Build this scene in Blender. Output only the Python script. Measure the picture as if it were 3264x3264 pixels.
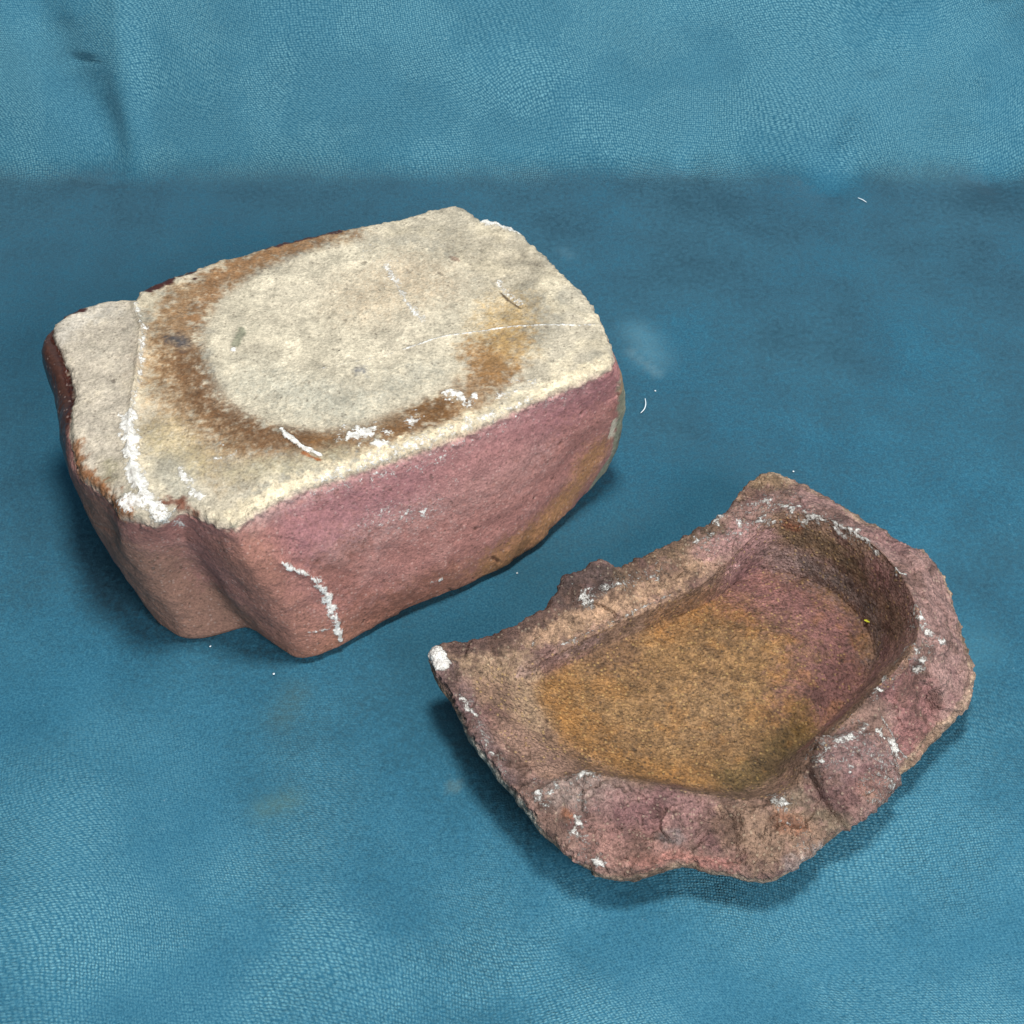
import bpy, math, random
import numpy as np

scene = bpy.context.scene
for o in list(bpy.data.objects): bpy.data.objects.remove(o)

# ---------------------------------------------------------------- camera, light, exposure
cam_d = bpy.data.cameras.new('camera')
cam = bpy.data.objects.new('camera', cam_d); scene.collection.objects.link(cam)
cam_d.sensor_fit = 'HORIZONTAL'; cam_d.angle = math.radians(36)
cam_d.clip_start = 0.01; cam_d.clip_end = 50
cam.location = (0, -0.43493, 0.48304)
cam.rotation_euler = (math.radians(90 - 48), 0, 0)
scene.camera = cam

world = bpy.data.worlds.new('World'); scene.world = world; world.use_nodes = True
world.node_tree.nodes['Background'].inputs[0].default_value = (0.80, 0.90, 1.0, 1)
world.node_tree.nodes['Background'].inputs[1].default_value = 0.15

def area_light(name, loc, target, size, power, color):
    l = bpy.data.lights.new(name, 'AREA'); l.shape = 'DISK'; l.size = size; l.energy = power; l.color = color
    o = bpy.data.objects.new(name, l); scene.collection.objects.link(o)
    from mathutils import Vector
    o.location = loc
    o.rotation_euler = (Vector(target) - Vector(loc)).to_track_quat('-Z', 'Y').to_euler()
    return o
area_light('overhead_lamp', (0.04, -0.11, 1.15), (0.0, -0.02, 0.0), 0.20, 13.0, (1.0, 0.98, 0.95))
area_light('window_light', (0.68, -1.20, 0.92), (0.0, 0.0, 0.05), 0.8, 30.0, (0.93, 0.97, 1.0))

scene.view_settings.view_transform = 'Standard'
scene.view_settings.look = 'None'
scene.view_settings.exposure = 0.0
scene.view_settings.gamma = 1.0
scene.view_settings.use_curve_mapping = False

# control points, metres
TOP_OUTLINE = [(-0.1758, 0.0186), (-0.1766, 0.0265), (-0.1739, 0.0306), (-0.1686, 0.0353), (-0.1621, 0.0397), (-0.1562, 0.0416), (-0.1508, 0.0403), (-0.1484, 0.0381), (-0.1478, 0.0397), (-0.1474, 0.0461), (-0.1430, 0.0503), (-0.1362, 0.0545), (-0.1275, 0.0602), (-0.1165, 0.0658), (-0.1043, 0.0712), (-0.0899, 0.0774), (-0.0752, 0.0833), (-0.0582, 0.0893), (-0.0453, 0.0939), (-0.0323, 0.0992), (-0.0239, 0.1010), (-0.0190, 0.0985), (-0.0134, 0.0924), (-0.0121, 0.0910), (-0.0101, 0.0924), (-0.0035, 0.0886), (0.0020, 0.0843), (0.0073, 0.0771), (0.0158, 0.0645), (0.0240, 0.0513), (0.0300, 0.0416), (0.0356, 0.0275), (0.0385, 0.0137), (0.0387, 0.0084), (0.0360, 0.0022), (0.0265, -0.0042), (0.0145, -0.0116), (0.0027, -0.0195), (-0.0089, -0.0267), (-0.0203, -0.0332), (-0.0315, -0.0393), (-0.0426, -0.0446), (-0.0518, -0.0485), (-0.0609, -0.0529), (-0.0716, -0.0583), (-0.0821, -0.0646), (-0.0906, -0.0713), (-0.0954, -0.0767), (-0.1010, -0.0757), (-0.1064, -0.0730), (-0.1125, -0.0696), (-0.1157, -0.0693), (-0.1174, -0.0725), (-0.1201, -0.0750), (-0.1245, -0.0752), (-0.1304, -0.0735), (-0.1358, -0.0706), (-0.1393, -0.0641), (-0.1456, -0.0593), (-0.1518, -0.0542), (-0.1544, -0.0488), (-0.1571, -0.0404), (-0.1601, -0.0329), (-0.1612, -0.0247), (-0.1620, -0.0161), (-0.1638, -0.0088), (-0.1673, 0.0013), (-0.1718, 0.0114)]
BLOCK_H = 0.0800
BLOCK_C = (-0.0655, 0.0108)
BLOCK_RIBS = [(0, (-0.1790, 0.0196, 0.0637), (-0.1626, 0.0176, 0.0000)),
  (4, (-0.1601, 0.0391, 0.0400), (-0.1505, 0.0362, 0.0000)),
  (9, (-0.1461, 0.0456, 0.0400), (-0.1375, 0.0419, 0.0000)),
  (13, (-0.1162, 0.0655, 0.0400), (-0.1104, 0.0592, 0.0000)),
  (16, (-0.0752, 0.0829, 0.0400), (-0.0741, 0.0746, 0.0000)),
  (20, (-0.0247, 0.0993, 0.0400), (-0.0289, 0.0902, 0.0000)),
  (26, (0.0006, 0.0829, 0.0400), (-0.0061, 0.0755, 0.0000)),
  (30, (0.0280, 0.0410, 0.0400), (0.0185, 0.0379, 0.0000)),
  (33, (0.0465, 0.0137, 0.0449), (0.0417, 0.0244, 0.0000)),
  (34, (0.0427, 0.0092, 0.0449), (0.0359, 0.0143, 0.0000)),
  (35, (0.0317, -0.0001, 0.0400), (0.0290, 0.0053, 0.0000)),
  (37, (0.0136, -0.0169, 0.0400), (0.0171, -0.0111, 0.0000)),
  (39, (-0.0084, -0.0352, 0.0400), (-0.0023, -0.0316, 0.0000)),
  (41, (-0.0319, -0.0487, 0.0400), (-0.0242, -0.0454, 0.0000)),
  (43, (-0.0524, -0.0585, 0.0400), (-0.0445, -0.0560, 0.0000)),
  (45, (-0.0749, -0.0725, 0.0400), (-0.0659, -0.0727, 0.0000)),
  (47, (-0.0884, -0.0805, 0.0400), (-0.0787, -0.0767, 0.0000)),
  (49, (-0.1010, -0.0716, 0.0416), (-0.0860, -0.0749, 0.0000)),
  (50, (-0.1092, -0.0713, 0.0424), (-0.0923, -0.0684, 0.0000)),
  (52, (-0.1145, -0.0586, 0.0400), (-0.1000, -0.0607, 0.0000)),
  (54, (-0.1240, -0.0694, 0.0384), (-0.1090, -0.0648, 0.0000)),
  (55, (-0.1313, -0.0724, 0.0384), (-0.1175, -0.0679, 0.0000)),
  (57, (-0.1442, -0.0606, 0.0384), (-0.1262, -0.0686, 0.0000)),
  (59, (-0.1563, -0.0462, 0.0457), (-0.1368, -0.0586, 0.0000)),
  (61, (-0.1651, -0.0292, 0.0506), (-0.1475, -0.0406, 0.0000)),
  (64, (-0.1720, -0.0055, 0.0571), (-0.1505, -0.0129, 0.0000))]
RIM_OUTLINE = [(-0.0284, -0.0979, 0.0352), (-0.0256, -0.0952, 0.0360), (-0.0181, -0.0933, 0.0344), (-0.0068, -0.0894, 0.0336), (0.0046, -0.0812, 0.0328), (0.0124, -0.0761, 0.0328), (0.0173, -0.0692, 0.0344), (0.0213, -0.0643, 0.0352), (0.0282, -0.0606, 0.0360), (0.0332, -0.0575, 0.0368), (0.0383, -0.0576, 0.0336), (0.0445, -0.0542, 0.0320), (0.0570, -0.0454, 0.0312), (0.0696, -0.0374, 0.0312), (0.0803, -0.0299, 0.0320), (0.0859, -0.0237, 0.0328), (0.0907, -0.0161, 0.0336), (0.0963, -0.0111, 0.0344), (0.1027, -0.0097, 0.0344), (0.1107, -0.0132, 0.0336), (0.1182, -0.0189, 0.0336), (0.1296, -0.0268, 0.0328), (0.1386, -0.0347, 0.0328), (0.1474, -0.0428, 0.0328), (0.1543, -0.0494, 0.0328), (0.1590, -0.0552, 0.0320), (0.1630, -0.0590, 0.0272), (0.1634, -0.0665, 0.0264), (0.1640, -0.0735, 0.0248), (0.1655, -0.0796, 0.0232), (0.1677, -0.0869, 0.0216), (0.1676, -0.0924, 0.0208), (0.1679, -0.0977, 0.0200), (0.1640, -0.1059, 0.0200), (0.1564, -0.1162, 0.0200), (0.1471, -0.1250, 0.0208), (0.1392, -0.1337, 0.0208), (0.1318, -0.1397, 0.0208), (0.1253, -0.1460, 0.0208), (0.1170, -0.1537, 0.0208), (0.1089, -0.1605, 0.0208), (0.0989, -0.1689, 0.0208), (0.0912, -0.1751, 0.0208), (0.0839, -0.1779, 0.0208), (0.0754, -0.1767, 0.0208), (0.0650, -0.1749, 0.0224), (0.0563, -0.1742, 0.0232), (0.0476, -0.1753, 0.0224), (0.0388, -0.1777, 0.0216), (0.0310, -0.1768, 0.0216), (0.0233, -0.1734, 0.0232), (0.0164, -0.1679, 0.0240), (0.0094, -0.1651, 0.0312), (0.0042, -0.1567, 0.0320), (-0.0028, -0.1474, 0.0328), (-0.0100, -0.1374, 0.0336), (-0.0156, -0.1272, 0.0344), (-0.0214, -0.1150, 0.0344), (-0.0262, -0.1065, 0.0352)]
DISH_C = (0.0708, -0.0934, 0.0125)
DISH_RIBS = [(0, (-0.0124, -0.1023, 0.0304), (0.0084, -0.1041, 0.0208)),
  (3, (0.0049, -0.0973, 0.0256), (0.0113, -0.0977, 0.0184)),
  (6, (0.0255, -0.0847, 0.0256), (0.0289, -0.0849, 0.0160)),
  (10, (0.0464, -0.0731, 0.0256), (0.0497, -0.0728, 0.0144)),
  (13, (0.0730, -0.0586, 0.0264), (0.0765, -0.0555, 0.0112)),
  (16, (0.0901, -0.0413, 0.0296), (0.0893, -0.0430, 0.0088)),
  (18, (0.1017, -0.0337, 0.0368), (0.0987, -0.0384, 0.0072)),
  (20, (0.1158, -0.0384, 0.0400), (0.1102, -0.0391, 0.0064)),
  (22, (0.1305, -0.0497, 0.0416), (0.1255, -0.0485, 0.0064)),
  (24, (0.1402, -0.0651, 0.0416), (0.1327, -0.0602, 0.0064)),
  (27, (0.1445, -0.0824, 0.0416), (0.1364, -0.0730, 0.0064)),
  (30, (0.1428, -0.0956, 0.0408), (0.1328, -0.0861, 0.0064)),
  (32, (0.1358, -0.1078, 0.0392), (0.1247, -0.0980, 0.0072)),
  (34, (0.1248, -0.1174, 0.0368), (0.1145, -0.1086, 0.0080)),
  (36, (0.1137, -0.1266, 0.0320), (0.1039, -0.1187, 0.0104)),
  (38, (0.1023, -0.1385, 0.0304), (0.0941, -0.1286, 0.0120)),
  (40, (0.0962, -0.1480, 0.0272), (0.0874, -0.1373, 0.0136)),
  (42, (0.0844, -0.1527, 0.0248), (0.0757, -0.1421, 0.0152)),
  (45, (0.0651, -0.1501, 0.0240), (0.0610, -0.1418, 0.0160)),
  (48, (0.0474, -0.1469, 0.0248), (0.0456, -0.1384, 0.0168)),
  (51, (0.0258, -0.1442, 0.0272), (0.0311, -0.1330, 0.0184)),
  (53, (0.0114, -0.1461, 0.0288), (0.0220, -0.1278, 0.0208)),
  (55, (-0.0011, -0.1321, 0.0288), (0.0147, -0.1206, 0.0216)),
  (57, (-0.0113, -0.1166, 0.0304), (0.0102, -0.1116, 0.0216))]
BLOCK_MARKS = [
  ('col', 't', 'line', [(-0.1301, -0.0009, 0.0800), (-0.1212, -0.0290, 0.0800), (-0.1010, -0.0464, 0.0800)], 0.01082, 0.01082, (172, 134, 84), 0.50, 0.00800),
  ('col', 't', 'line', [(-0.0611, -0.0480, 0.0800), (-0.0391, -0.0405, 0.0798), (-0.0164, -0.0292, 0.0796)], 0.00424, 0.00518, (172, 132, 74), 0.60, 0.00612),
  ('col', 't', 'line', [(-0.1293, 0.0432, 0.0800), (-0.1358, 0.0228, 0.0800), (-0.1339, -0.0009, 0.0800)], 0.00612, 0.00659, (180, 144, 98), 0.60, 0.00612),
  ('col', 't', 'line', [(-0.0228, 0.0715, 0.0800), (0.0028, 0.0610, 0.0800)], 0.01176, 0.01176, (170, 156, 130), 0.60, 0.00706),
  ('col', 't', 'line', [(-0.0711, 0.0828, 0.0797), (-0.0872, 0.0748, 0.0800), (-0.1055, 0.0614, 0.0800), (-0.1189, 0.0508, 0.0800), (-0.1279, 0.0398, 0.0800), (-0.1284, 0.0230, 0.0800), (-0.1240, -0.0010, 0.0800), (-0.1170, -0.0179, 0.0800), (-0.1034, -0.0322, 0.0800), (-0.0864, -0.0400, 0.0800), (-0.0694, -0.0393, 0.0800), (-0.0509, -0.0344, 0.0800), (-0.0338, -0.0273, 0.0800), (-0.0222, -0.0223, 0.0800), (-0.0128, -0.0124, 0.0800), (-0.0051, 0.0048, 0.0800), (-0.0021, 0.0168, 0.0800)], 0.00800, 0.00659, (134, 98, 58), 0.85, 0.00659),
  ('col', 't', 'line', [(-0.1240, 0.0048, 0.0800), (-0.1108, -0.0194, 0.0800), (-0.0887, -0.0365, 0.0800), (-0.0675, -0.0371, 0.0800)], 0.00471, 0.00565, (104, 68, 32), 0.80, 0.00612),
  ('col', 't', 'line', [(-0.0791, 0.0805, 0.0792), (-0.1038, 0.0660, 0.0800), (-0.1170, 0.0528, 0.0800), (-0.1223, 0.0291, 0.0800)], 0.00376, 0.00376, (140, 98, 54), 0.80, 0.00424),
  ('col', 't', 'poly', [(-0.1161, 0.0259, 0.0800), (-0.1115, 0.0416, 0.0800), (-0.0986, 0.0578, 0.0800), (-0.0805, 0.0685, 0.0800), (-0.0574, 0.0764, 0.0800), (-0.0357, 0.0740, 0.0800), (-0.0161, 0.0578, 0.0800), (-0.0074, 0.0353, 0.0800), (-0.0123, 0.0137, 0.0800), (-0.0210, -0.0010, 0.0800), (-0.0363, -0.0147, 0.0800), (-0.0531, -0.0278, 0.0800), (-0.0702, -0.0308, 0.0800), (-0.0858, -0.0278, 0.0800), (-0.1005, -0.0173, 0.0800), (-0.1105, -0.0025, 0.0800), (-0.1158, 0.0122, 0.0800)], 0.00000, 0.00235, (200, 187, 160), 0.92, 0.00282),
  ('col', 't', 'line', [(-0.0848, 0.0417, 0.0800), (-0.0681, 0.0481, 0.0800), (-0.0418, 0.0229, 0.0800)], 0.00941, 0.01176, (204, 190, 164), 0.50, 0.00706),
  ('col', 't', 'line', [(-0.0796, -0.0123, 0.0800), (-0.0559, -0.0180, 0.0800), (-0.0331, -0.0010, 0.0800)], 0.00612, 0.00800, (164, 158, 140), 0.60, 0.00612),
  ('col', 't', 'line', [(-0.0440, 0.0612, 0.0800), (-0.0264, 0.0477, 0.0800)], 0.00941, 0.00941, (178, 160, 134), 0.50, 0.00612),
  ('col', 't', 'line', [(-0.0014, 0.0322, 0.0800), (-0.0053, 0.0140, 0.0800)], 0.01129, 0.00988, (188, 152, 88), 0.60, 0.00329),
  ('col', 't', 'line', [(-0.0121, 0.0090, 0.0800), (-0.0070, -0.0008, 0.0800)], 0.00706, 0.00518, (140, 98, 46), 0.75, 0.00376),
  ('col', 't', 'line', [(-0.0320, -0.0263, 0.0800), (-0.0264, -0.0225, 0.0800)], 0.00565, 0.00282, (112, 72, 22), 0.85, 0.00329),
  ('col', 't', 'line', [(-0.0439, -0.0349, 0.0800), (-0.0395, -0.0323, 0.0800)], 0.00400, 0.00282, (112, 72, 24), 0.80, 0.00282),
  ('col', 't', 'line', [(-0.0696, -0.0376, 0.0800), (-0.0619, -0.0367, 0.0800)], 0.00518, 0.00376, (118, 78, 28), 0.70, 0.00282),
  ('col', 't', 'line', [(-0.0553, 0.0419, 0.0800), (-0.0432, 0.0477, 0.0800)], 0.01412, 0.01412, (196, 172, 138), 0.50, 0.00471),
  ('col', 't', 'line', [(-0.0957, -0.0068, 0.0800), (-0.0631, -0.0208, 0.0800)], 0.00941, 0.00941, (176, 170, 150), 0.60, 0.00471),
  ('col', 't', 'poly', [(-0.1767, 0.0186, 0.0800), (-0.1774, 0.0275, 0.0800), (-0.1687, 0.0359, 0.0800), (-0.1564, 0.0429, 0.0800), (-0.1484, 0.0381, 0.0800), (-0.1413, 0.0168, 0.0800), (-0.1396, -0.0068, 0.0800), (-0.1391, -0.0264, 0.0800), (-0.1372, -0.0451, 0.0800), (-0.1345, -0.0681, 0.0800), (-0.1520, -0.0547, 0.0800), (-0.1575, -0.0404, 0.0800), (-0.1624, -0.0161, 0.0800)], 0.00000, 0.00235, (188, 174, 154), 0.75, 0.00188),
  ('col', 't', 'line', [(-0.1722, 0.0202, 0.0800), (-0.1676, 0.0295, 0.0800), (-0.1580, 0.0325, 0.0800)], 0.00471, 0.00471, (198, 188, 172), 0.70, 0.00329),
  ('col', 't', 'line', [(-0.1415, -0.0508, 0.0800), (-0.1414, -0.0567, 0.0800)], 0.00329, 0.00329, (128, 120, 88), 0.70, 0.00141),
  ('col', 't', 'line', [(-0.0981, -0.0532, 0.0800), (-0.0761, -0.0501, 0.0800), (-0.0613, -0.0451, 0.0800)], 0.00518, 0.00424, (172, 160, 128), 0.60, 0.00235),
  ('col', 't', 'line', [(-0.1269, -0.0344, 0.0800), (-0.1136, -0.0501, 0.0800)], 0.00800, 0.00659, (186, 168, 124), 0.50, 0.00282),
  ('col', 't', 'line', [(-0.1212, -0.0504, 0.0800), (-0.1112, -0.0656, 0.0800)], 0.00471, 0.00424, (172, 166, 148), 0.60, 0.00235),
  ('col', 'ts', 'line', [(-0.0958, -0.0746, 0.0798), (-0.0824, -0.0625, 0.0800), (-0.0610, -0.0509, 0.0797), (-0.0425, -0.0425, 0.0797), (-0.0204, -0.0307, 0.0798), (0.0027, -0.0171, 0.0798), (0.0264, -0.0022, 0.0799), (0.0361, 0.0047, 0.0792)], 0.00306, 0.00282, (222, 204, 168), 0.90, 0.00424),
  ('col', 'ts', 'line', [(-0.1567, -0.0399, 0.0786), (-0.1526, -0.0514, 0.0786), (-0.1456, -0.0586, 0.0786), (-0.1396, -0.0639, 0.0769), (-0.1325, -0.0712, 0.0792)], 0.00259, 0.00188, (140, 84, 32), 0.90, 0.00376),
  ('col', 'ts', 'line', [(-0.1201, -0.0678, 0.0800), (-0.1147, -0.0671, 0.0800), (-0.1102, -0.0703, 0.0785)], 0.00188, 0.00165, (120, 66, 42), 0.90, 0.00235),
  ('col', 'ts', 'line', [(-0.1434, 0.0471, 0.0799), (-0.1398, 0.0494, 0.0800), (-0.1357, 0.0525, 0.0798)], 0.00235, 0.00047, (74, 34, 24), 1.00, 0.00094),
  ('gloss', 'ts', 'line', [(-0.1434, 0.0471, 0.0799), (-0.1398, 0.0494, 0.0800), (-0.1357, 0.0525, 0.0798)], 0.00235, 0.00047, 0.28, 1.00, 0.00094),
  ('col', 'ts', 'line', [(-0.1323, 0.0551, 0.0796), (-0.1281, 0.0579, 0.0796)], 0.00165, 0.00047, (74, 34, 24), 1.00, 0.00094),
  ('gloss', 'ts', 'line', [(-0.1323, 0.0551, 0.0796), (-0.1281, 0.0579, 0.0796)], 0.00165, 0.00047, 0.28, 1.00, 0.00094),
  ('col', 'ts', 'line', [(-0.1261, 0.0531, 0.0800)], 0.00094, 0.00047, (74, 34, 24), 1.00, 0.00094),
  ('gloss', 'ts', 'line', [(-0.1261, 0.0531, 0.0800)], 0.00094, 0.00047, 0.28, 1.00, 0.00094),
  ('col', 'ts', 'line', [(-0.1737, 0.0300, 0.0786), (-0.1677, 0.0342, 0.0796)], 0.00188, 0.00047, (74, 34, 24), 1.00, 0.00094),
  ('gloss', 'ts', 'line', [(-0.1737, 0.0300, 0.0786), (-0.1677, 0.0342, 0.0796)], 0.00188, 0.00047, 0.28, 1.00, 0.00094),
  ('col', 'ts', 'line', [(-0.0998, 0.0715, 0.0794), (-0.0874, 0.0768, 0.0794), (-0.0711, 0.0828, 0.0797)], 0.00118, 0.00047, (74, 34, 24), 1.00, 0.00094),
  ('gloss', 'ts', 'line', [(-0.0998, 0.0715, 0.0794), (-0.0874, 0.0768, 0.0794), (-0.0711, 0.0828, 0.0797)], 0.00118, 0.00047, 0.28, 1.00, 0.00094),
  ('col', 'ts', 'line', [(-0.1765, 0.0202, 0.0773), (-0.1692, 0.0039, 0.0772), (-0.1654, -0.0064, 0.0770), (-0.1634, -0.0136, 0.0768), (-0.1627, -0.0253, 0.0762)], 0.00118, 0.00047, (74, 34, 24), 1.00, 0.00094),
  ('gloss', 'ts', 'line', [(-0.1765, 0.0202, 0.0773), (-0.1692, 0.0039, 0.0772), (-0.1654, -0.0064, 0.0770), (-0.1634, -0.0136, 0.0768), (-0.1627, -0.0253, 0.0762)], 0.00118, 0.00047, 0.28, 1.00, 0.00094),
  ('col', 't', 'line', [(-0.1290, 0.0168, 0.0800), (-0.1250, 0.0138, 0.0800)], 0.00259, 0.00259, (74, 72, 74), 0.85, 0.00212),
  ('col', 't', 'line', [(-0.0563, -0.0010, 0.0800)], 0.00212, 0.00212, (110, 110, 114), 0.75, 0.00188),
  ('col', 't', 'line', [(-0.1035, 0.0223, 0.0800), (-0.1050, 0.0138, 0.0800)], 0.00165, 0.00071, (128, 128, 104), 0.85, 0.00094),
  ('crust', 't', 'line', [(-0.1056, 0.0102, 0.0800)], 0.00118, 0.00047, 1, 1.00, 0.00071),
  ('crust', 't', 'line', [(-0.1474, 0.0369, 0.0800), (-0.1416, 0.0230, 0.0800), (-0.1389, -0.0010, 0.0800), (-0.1386, -0.0208, 0.0800), (-0.1387, -0.0291, 0.0800)], 0.00094, 0.00165, 1, 0.66, 0.00141),
  ('disp', 't', 'line', [(-0.1474, 0.0369, 0.0800), (-0.1416, 0.0230, 0.0800), (-0.1395, -0.0007, 0.0800), (-0.1386, -0.0208, 0.0800), (-0.1362, -0.0423, 0.0800), (-0.1307, -0.0594, 0.0800), (-0.1232, -0.0719, 0.0800)], 0.00118, 0.00118, 0.9, 1.00, 0.00047),
  ('step', 't', 'line', [(-0.1232, -0.0719, 0.0800), (-0.1307, -0.0594, 0.0800), (-0.1362, -0.0423, 0.0800), (-0.1386, -0.0208, 0.0800), (-0.1395, -0.0007, 0.0800), (-0.1416, 0.0230, 0.0800), (-0.1474, 0.0369, 0.0800)], 0.00000, 0.00800, 1.6, 1.00, 0.00000),
  ('crust', 't', 'line', [(-0.1392, -0.0262, 0.0800), (-0.1362, -0.0423, 0.0800), (-0.1320, -0.0570, 0.0800), (-0.1247, -0.0681, 0.0800)], 0.00259, 0.00165, 1, 1.00, 0.00188),
  ('crust', 't', 'line', [(-0.1330, -0.0671, 0.0800), (-0.1254, -0.0693, 0.0800), (-0.1194, -0.0731, 0.0798)], 0.00329, 0.00212, 1, 0.80, 0.00282),
  ('crust', 't', 'line', [(-0.0585, -0.0332, 0.0800), (-0.0498, -0.0349, 0.0800)], 0.00265, 0.00424, 1, 1.00, 0.00459),
  ('crust', 't', 'line', [(-0.0503, -0.0404, 0.0800), (-0.0446, -0.0388, 0.0800)], 0.00124, 0.00198, 1, 0.88, 0.00214),
  ('crust', 't', 'line', [(-0.0366, -0.0284, 0.0800), (-0.0341, -0.0257, 0.0800)], 0.00159, 0.00254, 1, 0.94, 0.00275),
  ('crust', 't', 'line', [(-0.0217, -0.0130, 0.0800), (-0.0169, -0.0173, 0.0800)], 0.00176, 0.00282, 1, 1.00, 0.00306),
  ('crust', 't', 'line', [(-0.0137, -0.0146, 0.0800)], 0.00124, 0.00198, 1, 0.88, 0.00214),
  ('crust', 't', 'line', [(-0.1046, -0.0387, 0.0800)], 0.00088, 0.00141, 1, 0.99, 0.00153),
  ('crust', 't', 'line', [(-0.1138, -0.0584, 0.0800), (-0.1079, -0.0660, 0.0800)], 0.00141, 0.00226, 1, 0.88, 0.00245),
  ('crust', 't', 'line', [(-0.1166, -0.0523, 0.0800), (-0.1146, -0.0567, 0.0800)], 0.00124, 0.00198, 1, 0.77, 0.00214),
  ('crust', 't', 'line', [(-0.1074, -0.0473, 0.0800), (-0.1009, -0.0469, 0.0800), (-0.0982, -0.0439, 0.0800)], 0.00071, 0.00113, 1, 0.66, 0.00122),
  ('crust', 't', 'line', [(0.0005, -0.0056, 0.0800)], 0.00106, 0.00169, 1, 0.77, 0.00184),
  ('crust', 't', 'line', [(-0.0052, -0.0138, 0.0800), (0.0086, -0.0066, 0.0800)], 0.00159, 0.00254, 1, 0.50, 0.00275),
  ('crust', 't', 'line', [(-0.0834, -0.0326, 0.0800), (-0.0802, -0.0366, 0.0800), (-0.0747, -0.0419, 0.0800), (-0.0682, -0.0456, 0.0800)], 0.00094, 0.00047, 1, 1.00, 0.00071),
  ('disp', 't', 'line', [(-0.0834, -0.0326, 0.0800), (-0.0802, -0.0366, 0.0800), (-0.0747, -0.0419, 0.0800), (-0.0682, -0.0456, 0.0800)], 0.00094, 0.00071, 0.7, 1.00, 0.00047),
  ('col', 't', 'line', [(-0.0743, -0.0445, 0.0800), (-0.0683, -0.0477, 0.0800)], 0.00071, 0.00047, (150, 82, 18), 0.90, 0.00047),
  ('crust', 't', 'line', [(-0.0506, 0.0612, 0.0800), (-0.0463, 0.0516, 0.0800), (-0.0415, 0.0382, 0.0800), (-0.0349, 0.0272, 0.0800)], 0.00141, 0.00141, 1, 0.62, 0.00141),
  ('crust', 't', 'line', [(-0.0056, 0.0515, 0.0800), (-0.0022, 0.0444, 0.0800), (0.0039, 0.0368, 0.0800)], 0.00118, 0.00071, 1, 0.55, 0.00071),
  ('disp', 't', 'line', [(-0.0054, 0.0494, 0.0800), (-0.0020, 0.0432, 0.0800), (0.0034, 0.0354, 0.0800)], 0.00094, 0.00094, -0.9, 1.00, 0.00047),
  ('col', 't', 'line', [(-0.0042, 0.0437, 0.0800), (-0.0014, 0.0390, 0.0800), (0.0031, 0.0349, 0.0800)], 0.00047, 0.00047, (74, 56, 38), 0.85, 0.00047),
  ('col', 't', 'line', [(-0.0247, 0.0660, 0.0800), (-0.0210, 0.0632, 0.0800)], 0.00094, 0.00071, (120, 88, 70), 0.70, 0.00071),
  ('crust', 't', 'line', [(-0.0397, 0.0121, 0.0800), (-0.0214, 0.0192, 0.0800), (-0.0033, 0.0230, 0.0800), (0.0133, 0.0243, 0.0800), (0.0337, 0.0257, 0.0798)], 0.00047, 0.00042, 1, 0.78, 0.00028),
  ('crust', 't', 'line', [(-0.0805, -0.0022, 0.0800), (-0.0549, 0.0049, 0.0800), (-0.0397, 0.0121, 0.0800)], 0.00028, 0.00038, 1, 0.50, 0.00035),
  ('crust', 't', 'line', [(-0.0111, 0.0904, 0.0798), (-0.0044, 0.0872, 0.0795), (0.0018, 0.0828, 0.0791)], 0.00212, 0.00141, 1, 0.90, 0.00188),
  ('crust', 't', 'line', [(-0.0681, -0.0558, 0.0787), (-0.0463, -0.0451, 0.0790), (-0.0205, -0.0318, 0.0793), (0.0068, -0.0152, 0.0795)], 0.00212, 0.00282, 1, 0.60, 0.00329),
  ('crust', 't', 'line', [(-0.0478, 0.0575, 0.0800), (-0.0571, 0.0713, 0.0800)], 0.00941, 0.00941, 1, 0.22, 0.00471),
  ('col', 's', 'line', [(-0.0894, -0.0705, 0.0764), (-0.0717, -0.0586, 0.0764), (-0.0430, -0.0450, 0.0764), (-0.0202, -0.0333, 0.0764), (0.0028, -0.0197, 0.0759), (0.0267, -0.0041, 0.0759)], 0.00471, 0.00706, (214, 176, 168), 0.75, 0.00518),
  ('crust', 's', 'line', [(-0.0753, -0.0605, 0.0769), (-0.0427, -0.0446, 0.0769), (-0.0204, -0.0333, 0.0769), (0.0028, -0.0194, 0.0769), (0.0248, -0.0053, 0.0764)], 0.00329, 0.00706, 1, 0.46, 0.00424),
  ('crust', 's', 'line', [(-0.0513, -0.0550, 0.0556), (-0.0286, -0.0450, 0.0516)], 0.00706, 0.00941, 1, 0.34, 0.00471),
  ('col', 's', 'line', [(-0.0624, -0.0604, 0.0571), (-0.0399, -0.0495, 0.0566), (-0.0128, -0.0351, 0.0556), (0.0069, -0.0208, 0.0551)], 0.00941, 0.01412, (204, 160, 156), 0.45, 0.00800),
  ('col', 's', 'line', [(-0.1468, -0.0588, 0.0554), (-0.1356, -0.0691, 0.0439), (-0.1251, -0.0680, 0.0081), (-0.1098, -0.0625, 0.0144)], 0.01882, 0.00941, (168, 116, 92), 0.90, 0.00329),
  ('col', 's', 'line', [(-0.0761, -0.0665, 0.0630), (-0.0506, -0.0510, 0.0683), (-0.0224, -0.0374, 0.0678), (0.0065, -0.0186, 0.0693), (0.0331, -0.0001, 0.0723)], 0.01224, 0.00988, (178, 110, 116), 0.80, 0.00376),
  ('col', 's', 'line', [(-0.0851, -0.0760, 0.0074), (-0.0654, -0.0716, 0.0066), (-0.0439, -0.0561, 0.0061), (-0.0239, -0.0456, 0.0061), (-0.0021, -0.0315, 0.0050), (0.0169, -0.0124, 0.0066)], 0.01129, 0.01035, (184, 114, 80), 0.80, 0.00424),
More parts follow.
